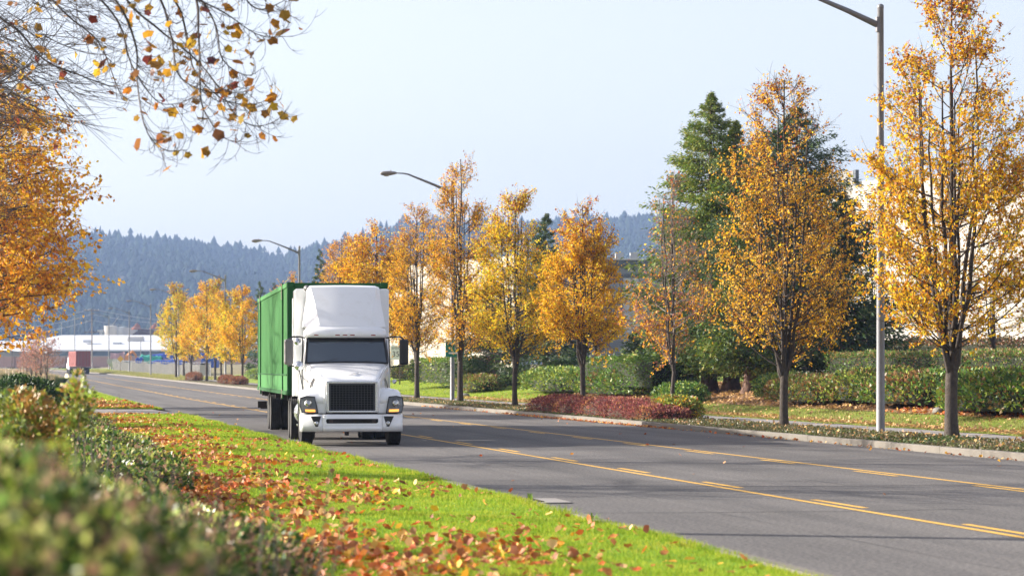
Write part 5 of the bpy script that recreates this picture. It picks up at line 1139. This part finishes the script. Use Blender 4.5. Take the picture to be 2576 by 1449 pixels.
# chain-link fence with grey slats, posts one by one
M['fence'] = mat('galvanised_slats', (.17, .165, .15), .8, var=.25, scale=2); M['post'] = mat('galvanised_post', (.20, .20, .20), .5, metal=.2, var=.1)
FN = empty('chainlink_fence', (0, 0, 0), 0, 'long grey slatted chain-link fence along the far right verge', 'fence')
pa = np.array([28.2, 352.]); pb = np.array([21.5, 505.]); nn = 40
pm = MB(); pm.lathe([(.045, 0), (.045, 2.2), (0, 2.24)], (0, 0, 0), 'z', 6); pme = pm.mesh('post', M['post'])
for i in range(nn+1):
    p = pa+(pb-pa)*i/nn; o = link('post', pme, FN); o.location = (p[0], p[1], float(HY(p[1]))+.1)
v = pb-pa; L = np.linalg.norm(v); g = MB(); ns = 900
for i in range(ns):
    p = pa+v*(i+.5)/ns; z = float(HY(p[1]))+.12; hh = 1.85+.12*math.sin(i*.05); g.box((p[0], p[1]+.0, z+hh/2), (.03, L/ns*.72, hh))
o = g.build('fence_slats', M['fence'], FN); o['kind'] = 'stuff'
for zz in (.2, 2.05):
    g = MB(); g.tube([(p[0], p[1], float(HY(p[1]))+.1+zz) for p in [pa+v*t_ for t_ in np.linspace(0, 1, 12)]], .03, 5); g.build('rail', M['post'], FN)
# utility poles and wires
M['wire'] = mat('wire', (.30, .31, .33), .6, var=.02)
polesP = []
for i, (px, top, d, cross, m, lab) in enumerate(((58, 800, 640, False, 'wood', 'tall slim wooden pole at the far left edge'), (109, 830, 760, False, 'post', 'pale pole behind the reddish saplings'), (155, 812, 1000, False, 'post', 'pale mast on the warehouse roof line'), (188, 786, 560, False, 'post', 'plain grey pole directly behind the brick-red truck'), (231, 777, 620, True, 'wood', 'wooden utility pole with crossarm and wires'), (354, 858, 700, False, 'post', 'short thin pole before the pale roof right of the drum'))):
    x, y = XY(px, d); zt = ZZ(top, d); zb = 1.4; T = empty('utility_pole', (x, y, zb), 0, lab, 'utility pole', 'poles in the far yard'); r_ = .0022*d/10*1.0 if m == 'wood' else .0016*d/10
    g = MB(); g.tube([(0, 0, -1.2), (0, 0, zt-zb)], [r_*1.15, r_*.85], 8); g.build('pole', M[m], T)
    if cross:
        for zz in (.4, 5.6): g = MB(); g.box((0, 0, zt-zb-zz), (3.6, .15, .18), rz=-A0); A = g.build('crossarm', M['wood'], T)
        for q in (-1.6, -.7, .7, 1.6): g = MB(); g.lathe([(.07, 0), (.09, .1), (.05, .25), (0, .27)], (q*CA, -q*SA, zt-zb-.3), 'z', 6); g.build('insulator', M['whitew'], T)
    polesP.append((x, y, zt))
def wire(px0, y0, d0, px1, y1, d1, sag, lab):
    a = np.array([*XY(px0, d0), ZZ(y0, d0)]); b = np.array([*XY(px1, d1), ZZ(y1, d1)]); P = [a+(b-a)*t_-np.array([0, 0, sag*4*t_*(1-t_)]) for t_ in np.linspace(0, 1, 14)]
    g = MB(); g.tube(P, .035, 4); tag(g.build('overhead_wire', M['wire']), lab, 'wire', 'overhead wires across the far yard')
wire(-40, 812, 640, 229, 777, 620, 1.2, 'top overhead wire left of the wooden utility pole'); wire(233, 777, 620, 760, 789, 600, 2.6, 'top overhead wire right of the wooden utility pole')
wire(-40, 826, 640, 229, 791, 620, 1.2, 'second overhead wire left of the wooden utility pole'); wire(233, 791, 620, 760, 798, 600, 2.2, 'second overhead wire right of the wooden utility pole')
wire(-40, 842, 640, 229, 806, 620, 1.2, 'lowest overhead wire left of the wooden utility pole'); wire(233, 806, 620, 760, 818, 600, 2.2, 'lowest overhead wire right of the wooden utility pole')
wire(60, 838, 640, 231, 820, 620, 6, 'slack cable drooping left from the wooden pole'); wire(300, 795, 560, 150, 845, 800, 5, 'slanting slack cable behind the wooden pole')
# yellow sign, excavator arm, flag
x, y, d = atX(303, 21.5); YS_ = empty('warning_sign', (x, y, 0), -A0, 'yellow diamond warning sign facing away near the far fence', 'sign')
g = MB(); q = ZZ(902.5, d); s_ = 8.2*d/FP; g.prism([(-s_, q), (0, q-s_), (s_, q), (0, q+s_)], -.02, .02); g.build('panel', M['signyellow'], YS_); g = MB(); g.tube([(0, .08, 1), (0, .08, q+.4)], .05, 6); g.build('post', M['wood'], YS_)
M['digger'] = mat('digger_orange', (.62, .26, .07), .6, var=.15)
EX = empty('excavator', (*XY(330, 600), 0), -A0, 'orange excavator with raised bent arm behind the fence', 'excavator'); zz = lambda y: ZZ(y, 600); xx = lambda px: (px-330)*600/FP
g = MB(); g.tube([(xx(318), 0, zz(897)), (xx(326), 0, zz(889)), (xx(334), 0, zz(884)), (xx(338), 0, zz(888))], [.35, .4, .35, .28], 6); g.build('boom', M['digger'], EX); g = MB(); g.tube([(xx(334), 0, zz(884)), (xx(341), 0, zz(893)), (xx(343), 0, zz(900))], [.3, .28, .2], 6); g.build('dipper_arm', M['digger'], EX)
g = MB(); g.box((xx(316), 0, zz(902)), (2.6, 2.4, 1.6)); g.build('cab', M['digger'], EX, bevel=.08); g = MB(); g.box((xx(316), 0, zz(912)), (3.4, 2.8, .8)); g.build('tracks', M['gasket'], EX, bevel=.1)
M['flag'] = mat('faded_flag', (.50, .30, .38), .8, var=.2, scale=1)
FL = empty('flag', (*XY(295, 545), 0), -A0, 'faded pink and white flag hanging near the yellow sign', 'flag'); q = ZZ(897, 545)
g = MB(); g.loft([[(-1.5+3*i/8, .15*math.sin(i*1.2), q+.9-.2*math.sin(i*.5)) for i in range(9)], [(-1.5+3*i/8, .15*math.sin(i*1.2+.4), q-.9-.3*math.sin(i*.6)) for i in range(9)]]); g.build('cloth', M['flag'], FL); g = MB(); g.tube([(1.6, 0, 1), (1.6, 0, q+1.2)], .06, 5); g.build('mast', M['post'], FL)
UT = empty('white_hopper', (*XY(290, 520), 0), -A0, 'white tapered hopper standing at the left end of the fence', 'hopper')
q = ZZ(903, 520); g = MB(); g.loft([[(a*.5, b*.5, 1.7) for a, b in ((-1, -1), (1, -1), (1, 1), (-1, 1))], [(a*1.5, b*1.2, q-.8) for a, b in ((-1, -1), (1, -1), (1, 1), (-1, 1))], [(a*1.5, b*1.2, q) for a, b in ((-1, -1), (1, -1), (1, 1), (-1, 1))]], closed=True); g.build('bin', M['whitew'], UT); g = MB(); [g.box((a*.7, b*.7, 1.6), (.12, .12, 1.6)) for a in (-1, 1) for b in (-1, 1)]; g.build('leg_frame', M['ltgrey'], UT)

# the far truck with a brick-red container
M['brick'] = mat('brick_red_container', (.30, .085, .075), .6, var=.1, scale=.8, dirt=(.22, .12, .11, .5)); M['brickside'] = M['brick']
d = 440; x, y = XY(209, d); FT = empty('container_truck', (x, y, float(HY(y))+.02), -A0+math.radians(9.63+8.8), 'distant truck with brick-red container driving away round the bend', 'truck')
Hc = 2.62
g = MB(); g.box((0, 4.2, 1.32+Hc/2), (2.36, 8.3, Hc-.1)); g.build('container', M['brick'], FT); cont = FT.children[0]
g = MB()
for k in range(26): g.box((-1.2, .3+k*.32, 1.32+Hc/2), (.03, .16, Hc-.3))
g.build('side_ribs', M['brick'], cont); g = MB()
for xx_ in (-1.18, 1.18): g.box((xx_, .02, 1.32+Hc/2), (.14, .1, Hc))
for z_ in (1.36, 1.32+Hc-.05): g.box((0, .02, z_), (2.4, .1, .12))
g.build('door_frame', M['brick'], cont); g = MB()
for xx_ in (-.8, -.35, .35, .8): g.tube([(xx_, -.04, 1.45), (xx_, -.04, 1.2+Hc)], .03, 5)
g.build('lock_rods', M['post'], cont)
g = MB(); [g.box((s*.4, 4.2, 1.12), (.1, 9.5, .25)) for s in (-1, 1)]; g.box((0, .1, .75), (2.3, .1, .2)); g.build('chassis_rails', M['frame'], FT)
g = MB(); g.prism([(8.8, .9), (11.3, .9), (11.3, 1.9), (10.2, 2.1), (9.9, 2.9), (8.8, 2.95)], -1.1, 1.1, 'x'); recalc(g.build('cab', M['white'], FT, bevel=.05))
for s in (-1, 1):
    for yq in (.9, 2.2, 8.4): wheel(FT, s*1.0, yq, s); wheel(FT, s*.68, yq, s)
    wheel(FT, s*1.0, 10.7, s)
g = MB(); g.box((-1.15, 7.6, 1.0), (.2, 1.2, .5)); g.build('side_box', M['grey'], FT)

# ------------------------------------------------------------------ far left verge: saplings, pampas, tall grass
SPL = tree('sapling', 81, 5.3, 2.9, 1.5, 1500, [(.42, .20, .15), (.36, .15, .12), (.45, .26, .18)], [1, 1, 1], (0, 0, 0), nst=4, nprim=34, nsec=6, nter=3, lsize=.11, tr=.07, twigm='paletwig', topw=0, label='reddish sapling nearest the road on the far left verge', group='reddish saplings on the far left verge', cat='young tree')
for i, (px, X, top, lab) in enumerate(((118, 4.0, 832, ''), (103, 3.6, 846, 'reddish sapling second from the road on the left verge'), (90, 3.2, 850, 'reddish sapling in the middle of the left verge row'), (79, 3.0, 858, 'reddish sapling fourth from the road on the left verge'), (68, 2.7, 868, 'leftmost reddish sapling of the left verge row'))):
    x, y, d = atX(px, X); y = y; s = (ZZ(top, d)-float(HY(y)))/5.3
    if i == 0: SPL.location = (x, y, float(HY(y))); SPL.scale = (s, s, s)
    else: copy_tree(SPL, (x, y, float(HY(y))), i*1.7, s, lab)
x, y, d = atX(31, 2.0); tree('young_tree', 82, ZZ(832, d), 1.8, 1.6, 30, [YEL], [1], (x, y, .1), nst=3, nprim=18, nsec=5, nter=2, tr=.055, twigm='paletwig', barkm='paletwig' if False else 'bark', label='thin bare pale sapling at the far left edge by the pampas grass', cat='young tree')
def grassclump(name, seed, x, y, z, R, h, n, cols, label, plumes=0, m='leaf', cat='grass clump'):
    r = np.random.default_rng(seed); T = empty(name, (x, y, z), 0, label, cat); a = r.uniform(0, 6.28, n); q = R*.35*np.sqrt(r.random(n)); P0 = np.stack([np.cos(a)*q, np.sin(a)*q, 0*a], 1)
    hh = h*r.uniform(.55, 1.05, n); sp = r.uniform(.2, 1, n)*R; P1 = P0+np.stack([np.cos(a)*sp*.35, np.sin(a)*sp*.35, hh*.75], 1); P2 = P0+np.stack([np.cos(a)*sp, np.sin(a)*sp, hh*r.uniform(.6, 1, n)], 1)
    u = np.stack([-np.sin(a), np.cos(a), 0*a], 1)*.012*(h/1.0+.4); V = np.stack([P0-u, P0+u, P1+u*.8, P1-u*.8, P2], 1).reshape(-1, 3); b = (np.arange(n)*5)[:, None]
    F = np.concatenate([b+np.array([[0, 1, 2]]), b+np.array([[0, 2, 3]]), b+np.array([[3, 2, 4]])]); link('blades', fastmesh('blades', V, F, M[m], np.repeat(pal(r, n, cols), 5, 0)), T)
    for k in range(plumes):
        a = r.uniform(0, 6.28); q = R*.45*r.random(); g = MB(); c = np.array([math.cos(a)*q, math.sin(a)*q, 0]); t_ = c*1.4+[0, 0, h*r.uniform(1.0, 1.22)]; g.tube([c, c*1.1+[0, 0, h*.8], c*1.25+[0, 0, h*.9], (c*1.3+t_)/2+[0, 0, .02], t_], [.01, .012, .05, .07, .01], 6); g.build('plume', M['plume'], T)
    return T
M['plume'] = mat('pampas_plume', (.62, .50, .36), .9, var=.15)
GG = [(.12, .17, .05), (.18, .22, .07), (.30, .27, .13), (.09, .13, .04)]
x, y, d = atX(15, 1.0); y = 190; grassclump('pampas_grass', 1, .9, 190, .1, 1.3, 1.55, 2600, GG, 'pampas grass clump with pale plumes at the far left edge', 11)
grassclump('ornamental_grass', 2, 5.9, 258, .25, 1.1, .75, 1500, GG, 'low dull green grass tuft at the road edge past the lawn'); grassclump('ornamental_grass', 3, 5.2, 268, .3, 1.2, .9, 1500, GG, 'taller dull green grass tuft behind the lawn end')
for i, (xq, yq, lab) in enumerate(((6.62, 28.5, 'tiny weed tuft at the near kerb, bottom'), (6.85, 33.2, 'tiny weed tuft beside the storm drain'), (6.7, 98, 'tiny weed at the driveway corner'))): grassclump('weed_tuft', 20+i, xq, yq, .05, .12, .17, 26, [(.2, .3, .05)], lab, cat='weed')
rng = np.random.default_rng(4); n = 16000
X = rng.uniform(-1, 6.3, n); Y = 262+rng.random(n)**1.3*230; h = rng.uniform(.4, 1.0, n); P = np.stack([X+bend(Y), Y, HY(Y)+.08], 1); a = rng.uniform(0, 6.28, n); u = np.stack([np.cos(a), np.sin(a), 0*a], 1)*.035; tip = P+np.stack([rng.normal(0, .12, n), rng.normal(0, .12, n), h], 1)
tag(link('tall_dry_grass', fastmesh('tall_dry_grass', np.stack([P-u, P+u, tip], 1).reshape(-1, 3), np.arange(n*3).reshape(n, 3), M['leaf'], np.repeat(pal(rng, n, [(.38, .26, .15), (.30, .24, .12), (.20, .20, .08), (.42, .30, .20)]), 3, 0))), 'tall pinkish dry grass on the far left verge', 'grass', kind='stuff')

# ------------------------------------------------------------------ near left: shrubs, lawn, leaves
gn = 'evergreen shrubs in the near left bed'
def nshrub(seed, x, y, rx, ry, top, n, size, cols, w, label, zc=None, m='gloss', power=2., shellk=.4, name='evergreen_shrub', zb=.1, **k):
    T = empty(name, (x, y, zb), 0, label, 'shrub', gn); zc = (top-zb)*.42 if zc is None else zc-zb
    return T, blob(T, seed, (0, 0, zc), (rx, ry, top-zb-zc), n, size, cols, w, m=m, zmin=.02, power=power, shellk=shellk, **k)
NG = [(.05, .10, .025), (.095, .155, .03), (.22, .27, .04), (.34, .21, .13), (.42, .45, .12)]
def stalks(T, seed, n, x0, x1, y0, y1, h, m='paletwig'):
    r = np.random.default_rng(seed); s = Seg()
    for i in range(n):
        a = np.array([r.uniform(x0, x1), r.uniform(y0, y1), 0]); e = a+[r.normal(0, .15), r.normal(0, .15), h*r.uniform(.75, 1.0)]; s.path(bez(a, (a+e)/2+r.normal(0, .05, 3), e, 5), .009, .003)
    s.obj('stems', M[m], T)
T_, _ = nshrub(301, -.38, 6.2, 1.16, 1.7, 1.655, 36000, .040, NG, [1, 1, .6, .6, .35], 'large blurred evergreen shrub filling the bottom left corner', zc=.75, shellk=.3, clump=12); stalks(T_, 1, 26, -.6, 1.0, -1.2, 1.2, 1.55)
T_, _ = nshrub(302, -.15, 10.2, 1.1, 2.0, 1.36, 20000, .045, NG, [1, .8, .6, .7, .3], 'blurred evergreen shrub just behind the corner one', shellk=.3, clump=10); stalks(T_, 2, 20, -.5, 1.3, -1.2, 1.2, 1.4)
nshrub(303, .3, 14.2, 1.3, 2.0, 1.06, 14000, .055, NG, [1, .7, .5, 1.1, .2], 'soft brown-green shrub in the left foreground', clump=9)
nshrub(304, .7, 18.2, 1.45, 2.2, .76, 14000, .055, NG, [1, .8, .5, 1., .2], 'low spreading shrub beside the near end of the lawn', clump=8)
nshrub(305, .7, 22.6, 1.5, 2.4, .58, 13000, .055, NG, [1, .7, .4, 1, .2], 'low dark shrub where the lawn leaves gather thickest', clump=8)
nshrub(306, .4, 27.2, 1.6, 2.6, .66, 13000, .06, NG, [1, .7, .5, .8, .2], 'low shrub behind the leafiest patch of lawn')
YG = [(.14, .20, .03), (.26, .30, .04), (.36, .38, .05), (.08, .12, .02), (.36, .20, .05)]
T_, _ = nshrub(307, .22, 24.6, .42, .7, 1.60, 2600, .065, YG, [1, 1, .6, .5, .2], 'taller yellow-green shrub rising at the left edge', zc=1.1, m='green', shellk=.8, inner=None); stalks(T_, 3, 14, -.4, .5, -.4, .4, 1.5)
T_, _ = nshrub(308, .62, 21.6, .17, .2, 1.80, 420, .055, YG, [1, 1, .8, .3, .4], 'single upright sprig of pale leaves sticking up at the left', zc=1.35, m='green', shellk=1., inner=None); stalks(T_, 4, 4, -.05, .12, -.1, .1, 1.68)
for i, (x, y, rx, ry, top, n, c, lab) in enumerate((
        (.6, 33, 1.9, 3.2, .85, 9000, NG, 'low evergreen shrub third up the left bed'), (.5, 39, 2., 3.4, .95, 8500, NG, 'evergreen shrub with russet tips midway up the left bed'), (.7, 46, 1.8, 3.8, .8, 8000, NG, 'dark low shrub by the middle of the leafy lawn'),
        (.7, 54, 1.85, 4.2, .85, 7500, NG, 'spreading evergreen shrub beyond the middle of the lawn'), (.9, 63, 1.7, 4.6, .8, 7000, NG, 'dense low shrub nearing the driveway'), (.6, 73.5, 1.3, 2.6, 1.62, 9000, [(.03, .065, .02), (.05, .10, .025), (.08, .13, .03), (.02, .045, .015)], 'tall dark rhododendron left of the driveway'),
        (.9, 82, 1.7, 4.2, .9, 6000, NG, 'low shrub behind the rhododendron'), (1.2, 93, 1.5, 4.5, .75, 5000, NG, 'last low shrub before the driveway'), (1.2, 118, 1.6, 6, 1.15, 4500, NG, 'dark shrub just past the driveway'), (.9, 138, 1.8, 8, 1.3, 4500, NG, 'green shrub along the second lawn'), (.9, 160, 1.8, 9, 1.1, 3500, YG, 'pale green shrub at the far end of the second lawn'), (.4, 62, 1.1, 2.4, 1.35, 5000, [(.03, .06, .02), (.06, .10, .03), (.09, .12, .03)], 'dark upright shrub at the left edge in front of the rhododendron'))):
    nshrub(320+i, x, y, rx, ry, top, n, .07 if y < 70 else .10, c, [1, .8, .6, .7, .3][:len(c)], lab, m='gloss' if y < 60 else 'green')

def blades(name, rng, X, Y, Z, h, w, m, label):
    n = len(X); a = rng.uniform(0, 6.28, n); P = np.stack([X, Y, Z-.01], 1); u = np.stack([np.cos(a), np.sin(a), 0*a], 1)*np.reshape(w, (-1, 1)); tip = P+np.stack([rng.normal(0, .35, n)*h, rng.normal(0, .35, n)*h, h], 1)
    V = np.stack([P-u, P+u, tip], 1).reshape(-1, 3); return tag(link(name, fastmesh(name, V, np.arange(n*3).reshape(n, 3), M[m])), label, 'grass', kind='stuff')
rng = np.random.default_rng(8)
n = 230000; Y = 15+83*rng.random(n)**1.9; X = rng.uniform(2.7, 6.66, n); h = rng.uniform(.022, .052, n)*(1+.012*(Y-20)*.6)
fr = rng.random(n) < .07; X[fr] = rng.uniform(6.45, 6.67, int(fr.sum())); h[fr] *= 1.6
tu = noise3(np.stack([X, Y, 0*X], 1), 3.1, 9) > .75; h[tu] *= 1.7
blades('grass', rng, X, Y, lawnz(X, Y), h, .0035+.00012*Y, 'grass', 'bright green mown grass of the near roadside lawn')
n = 26000; Y = 108.2+150*rng.random(n)**1.6; X = rng.uniform(2.7, 6.66, n); blades('grass', rng, X, Y, HY(Y)+.10+.05*np.sin((X-2.6)*.8), rng.uniform(.05, .11, n), .02, 'grass', 'bright green grass past the concrete driveway')
n = 52000; Y = 42+85*rng.random(n)**1.2; X = rng.uniform(24.5, 27.9, n); blades('grass', rng, X, Y, HR(X, Y), rng.uniform(.03, .09, n), .012, 'drygrass', 'thin green grass between right pavement and shrubs')
n = 30000; Y = rng.uniform(127, 250, n); X = rng.uniform(24.5, 34, n); blades('grass', rng, X, Y, HR(X, Y)+.01, rng.uniform(.05, .10, n), .02, 'grass', 'sunlit lawn beyond the far end of the right pavement')
n = 22000; Y = rng.uniform(300, 520, n); X = rng.uniform(19.9, 27, n)+bend(Y)*.8; blades('grass', rng, X, Y, HY(Y)+.15, rng.uniform(.1, .35, n), .04, 'drygrass', 'rough yellow-green grass in front of the far fence')

# leaf litter
def litter(name, rng, X, Y, Z, size, label, m='fallen', flat=.45, parent=None):
    n = len(X); k = 10; V = np.empty((n, k+1, 3)); sh = rng.integers(0, 7, n); base = np.array([lobed(s)[0] for s in range(7)]); B = base[sh]-np.array([0, .35, 0])
    B[:, :, 2] *= rng.uniform(.6, 2.4, (n, 1)); a = rng.uniform(0, 6.28, n); e1 = rng.normal(0, flat, n); e2 = rng.normal(0, flat, n)
    up = rng.random(n) < .16; e1[up] += 1.1
    ca, sa = np.cos(a)[:, None], np.sin(a)[:, None]; x, y, z = B[..., 0], B[..., 1], B[..., 2]
    c, s = np.cos(e1)[:, None], np.sin(e1)[:, None]; y, z = y*c-z*s, y*s+z*c
    c, s = np.cos(e2)[:, None], np.sin(e2)[:, None]; x, z = x*c+z*s, -x*s+z*c
    x, y = x*ca-y*sa, x*sa+y*ca; S_ = np.reshape(size, (-1, 1)); zmin = z.min(1, keepdims=True)
    V[..., 0] = x*S_+X[:, None]; V[..., 1] = y*S_+Y[:, None]; V[..., 2] = (z-zmin)*S_+Z[:, None]
    b = (np.arange(n)*(k+1))[:, None]; F = np.concatenate([b+np.array([[0, i+1, (i+1) % k+1]]) for i in range(k)])
    return tag(link(name, fastmesh(name, V.reshape(-1, 3), F, M[m]), parent), label, 'leaves' if parent is None else None, kind='stuff')
def thick(X, Y):   # leaves drift thickest beside the shrubs and in loose rows
    d = np.clip((5.45-X)/1.9, .06, 1)**.8; nn = noise3(np.stack([X, Y*.45, 0*X], 1), 1.5, 12); n2 = noise3(np.stack([X, Y*.6, 0*X], 1), 5, 13)
    return d*np.clip(.42+.95*nn+.7*n2, .02, 1.6)
Xs = rng.uniform(2.5, 6.5, 60000); Ys = 17+81*rng.random(60000)**1.25; keep = rng.random(60000)*1.6 < thick(Xs, Ys)*.72
Xs, Ys = Xs[keep], Ys[keep]; Xs, Ys = Xs[:9800], Ys[:9800]
order = np.argsort(Ys); near = order[(Xs[order] > 2.95)][:0]
# those that show largest: nearest, inside the frame
dd = Xs*SA+Ys*CA; rr_ = Xs*CA-Ys*SA; pxs_ = 1288+FP*rr_/dd; pys_ = 925+FP*(HC-.15)/dd; inside = (pxs_ > 560) & (pys_ < 1455); cand = np.where(inside)[0]; cand = cand[np.argsort(dd[cand])][:298]
mask = np.ones(len(Xs), bool); mask[cand] = False
for i in cand:
    o = link('leaf', LFM[rng.integers(7)], LW); s = rng.uniform(.038, .09); o.scale = (s, s, s*rng.uniform(.8, 2.)); up = rng.random() < .18
    o.rotation_euler = (rng.normal(0, .35)+(1.0 if up else 0), rng.normal(0, .35), rng.uniform(0, 6.28)); o.location = (Xs[i], Ys[i], float(lawnz(Xs[i], Ys[i]))+.03+(.02 if up else 0))
o = litter('leaf_litter', rng, Xs[mask], Ys[mask], lawnz(Xs[mask], Ys[mask])+.025, rng.uniform(.035, .11, int(mask.sum())), None, parent=LW)
n = 9000; X = rng.uniform(2.6, 6.3, n); Y = 108.3+28*rng.random(n)**1.7; kp = rng.random(n) < thick(X, Y)*1.1+.15*(Y < 113); X, Y = X[kp][:4200], Y[kp][:4200]
litter('fallen_leaves', rng, X, Y, HY(Y)+.16+0*X, rng.uniform(.08, .15, len(X)), 'brown fallen leaves heaped on the lawn past the driveway')
n = 5200; X = rng.uniform(.2, 3.2, n); Y = rng.uniform(15, 60, n); litter('fallen_leaves', rng, X, Y, HY(Y)+.12+0*X, rng.uniform(.06, .12, n), 'dark fallen leaves caught under the left shrubs')
n = 9000; Y = 40+100*rng.random(n)**1.3; X = np.where(rng.random(n) < .62, 24.55+np.abs(rng.normal(0, .35, n)), rng.uniform(20, 27.6, n)); keep = ~((X > 22.95) & (X < 24.4)) | (rng.random(n) < .3); X, Y = X[keep], Y[keep]
Z = np.where(X > 24.4, HR(X, Y)+.03, np.where(X > 22.8, HY(Y)+.157, HY(Y)+.18)); litter('fallen_leaves', rng, X, Y, Z, rng.uniform(.05, .10, len(X)), 'tan fallen leaves along the right pavement and verge', m='tanleaf')
n = 9000; Y = rng.uniform(80, 125, n); X = rng.uniform(27.4, 36, n); litter('fallen_leaves', rng, X, Y, HR(X, Y)+.04, rng.uniform(.06, .13, n), 'tan leaf carpet on the mound under the cedars', m='tanleaf')
n = 1500; Y = rng.uniform(54, 78, n); X = rng.uniform(27.4, 30, n); litter('fallen_leaves', rng, X, Y, HR(X, Y)+.04, rng.uniform(.06, .13, n), 'fallen leaves between the rocks at the right')
n = 900; Y = 30+90*rng.random(n); X = 19.66-np.abs(rng.normal(0, .12, n)); Y = np.where(rng.random(n) < .6, rng.uniform(74, 100, n), Y); litter('fallen_leaves', rng, X, Y, HY(Y)+.008, rng.uniform(.05, .09, n), 'leaves blown against the right kerb')
n = 60; X = rng.uniform(7, 19.5, n); Y = rng.uniform(26, 120, n); litter('fallen_leaves', rng, X, Y, HY(Y)+.008, rng.uniform(.05, .10, n), 'a few leaves scattered over the road')
# creeping cover of the planting strip
n = 60000; Y = 40+115*rng.random(n)**1.35; X = rng.uniform(19.9, 22.85, n); Z = HY(Y)+.12+.035*np.sin(np.clip((X-19.88)/2.92, 0, 1)*PI)**.6; P = np.stack([X, Y, Z+rng.uniform(-.01, .03, n)], 1)
cc = pal(rng, n, [(.08, .095, .03), (.13, .14, .04), (.15, .11, .06), (.20, .15, .09)], [1, 1, .8, .5], .3); sel = noise3(P, 1.1, 3) > .4; cc[sel] = cc[sel]*[.8, 1.15, .8]
V, F, cv = leafquads(rng, P, rng.uniform(.04, .09, n), cc, np.tile([0, 0, .7], (n, 1)), wid=.5, dj=1.6)
tag(link('creeping_plants', fastmesh('creeping_plants', V, F, M['green'], cv)), 'dull green creeping plants covering the right planting strip', 'ground cover', kind='stuff')
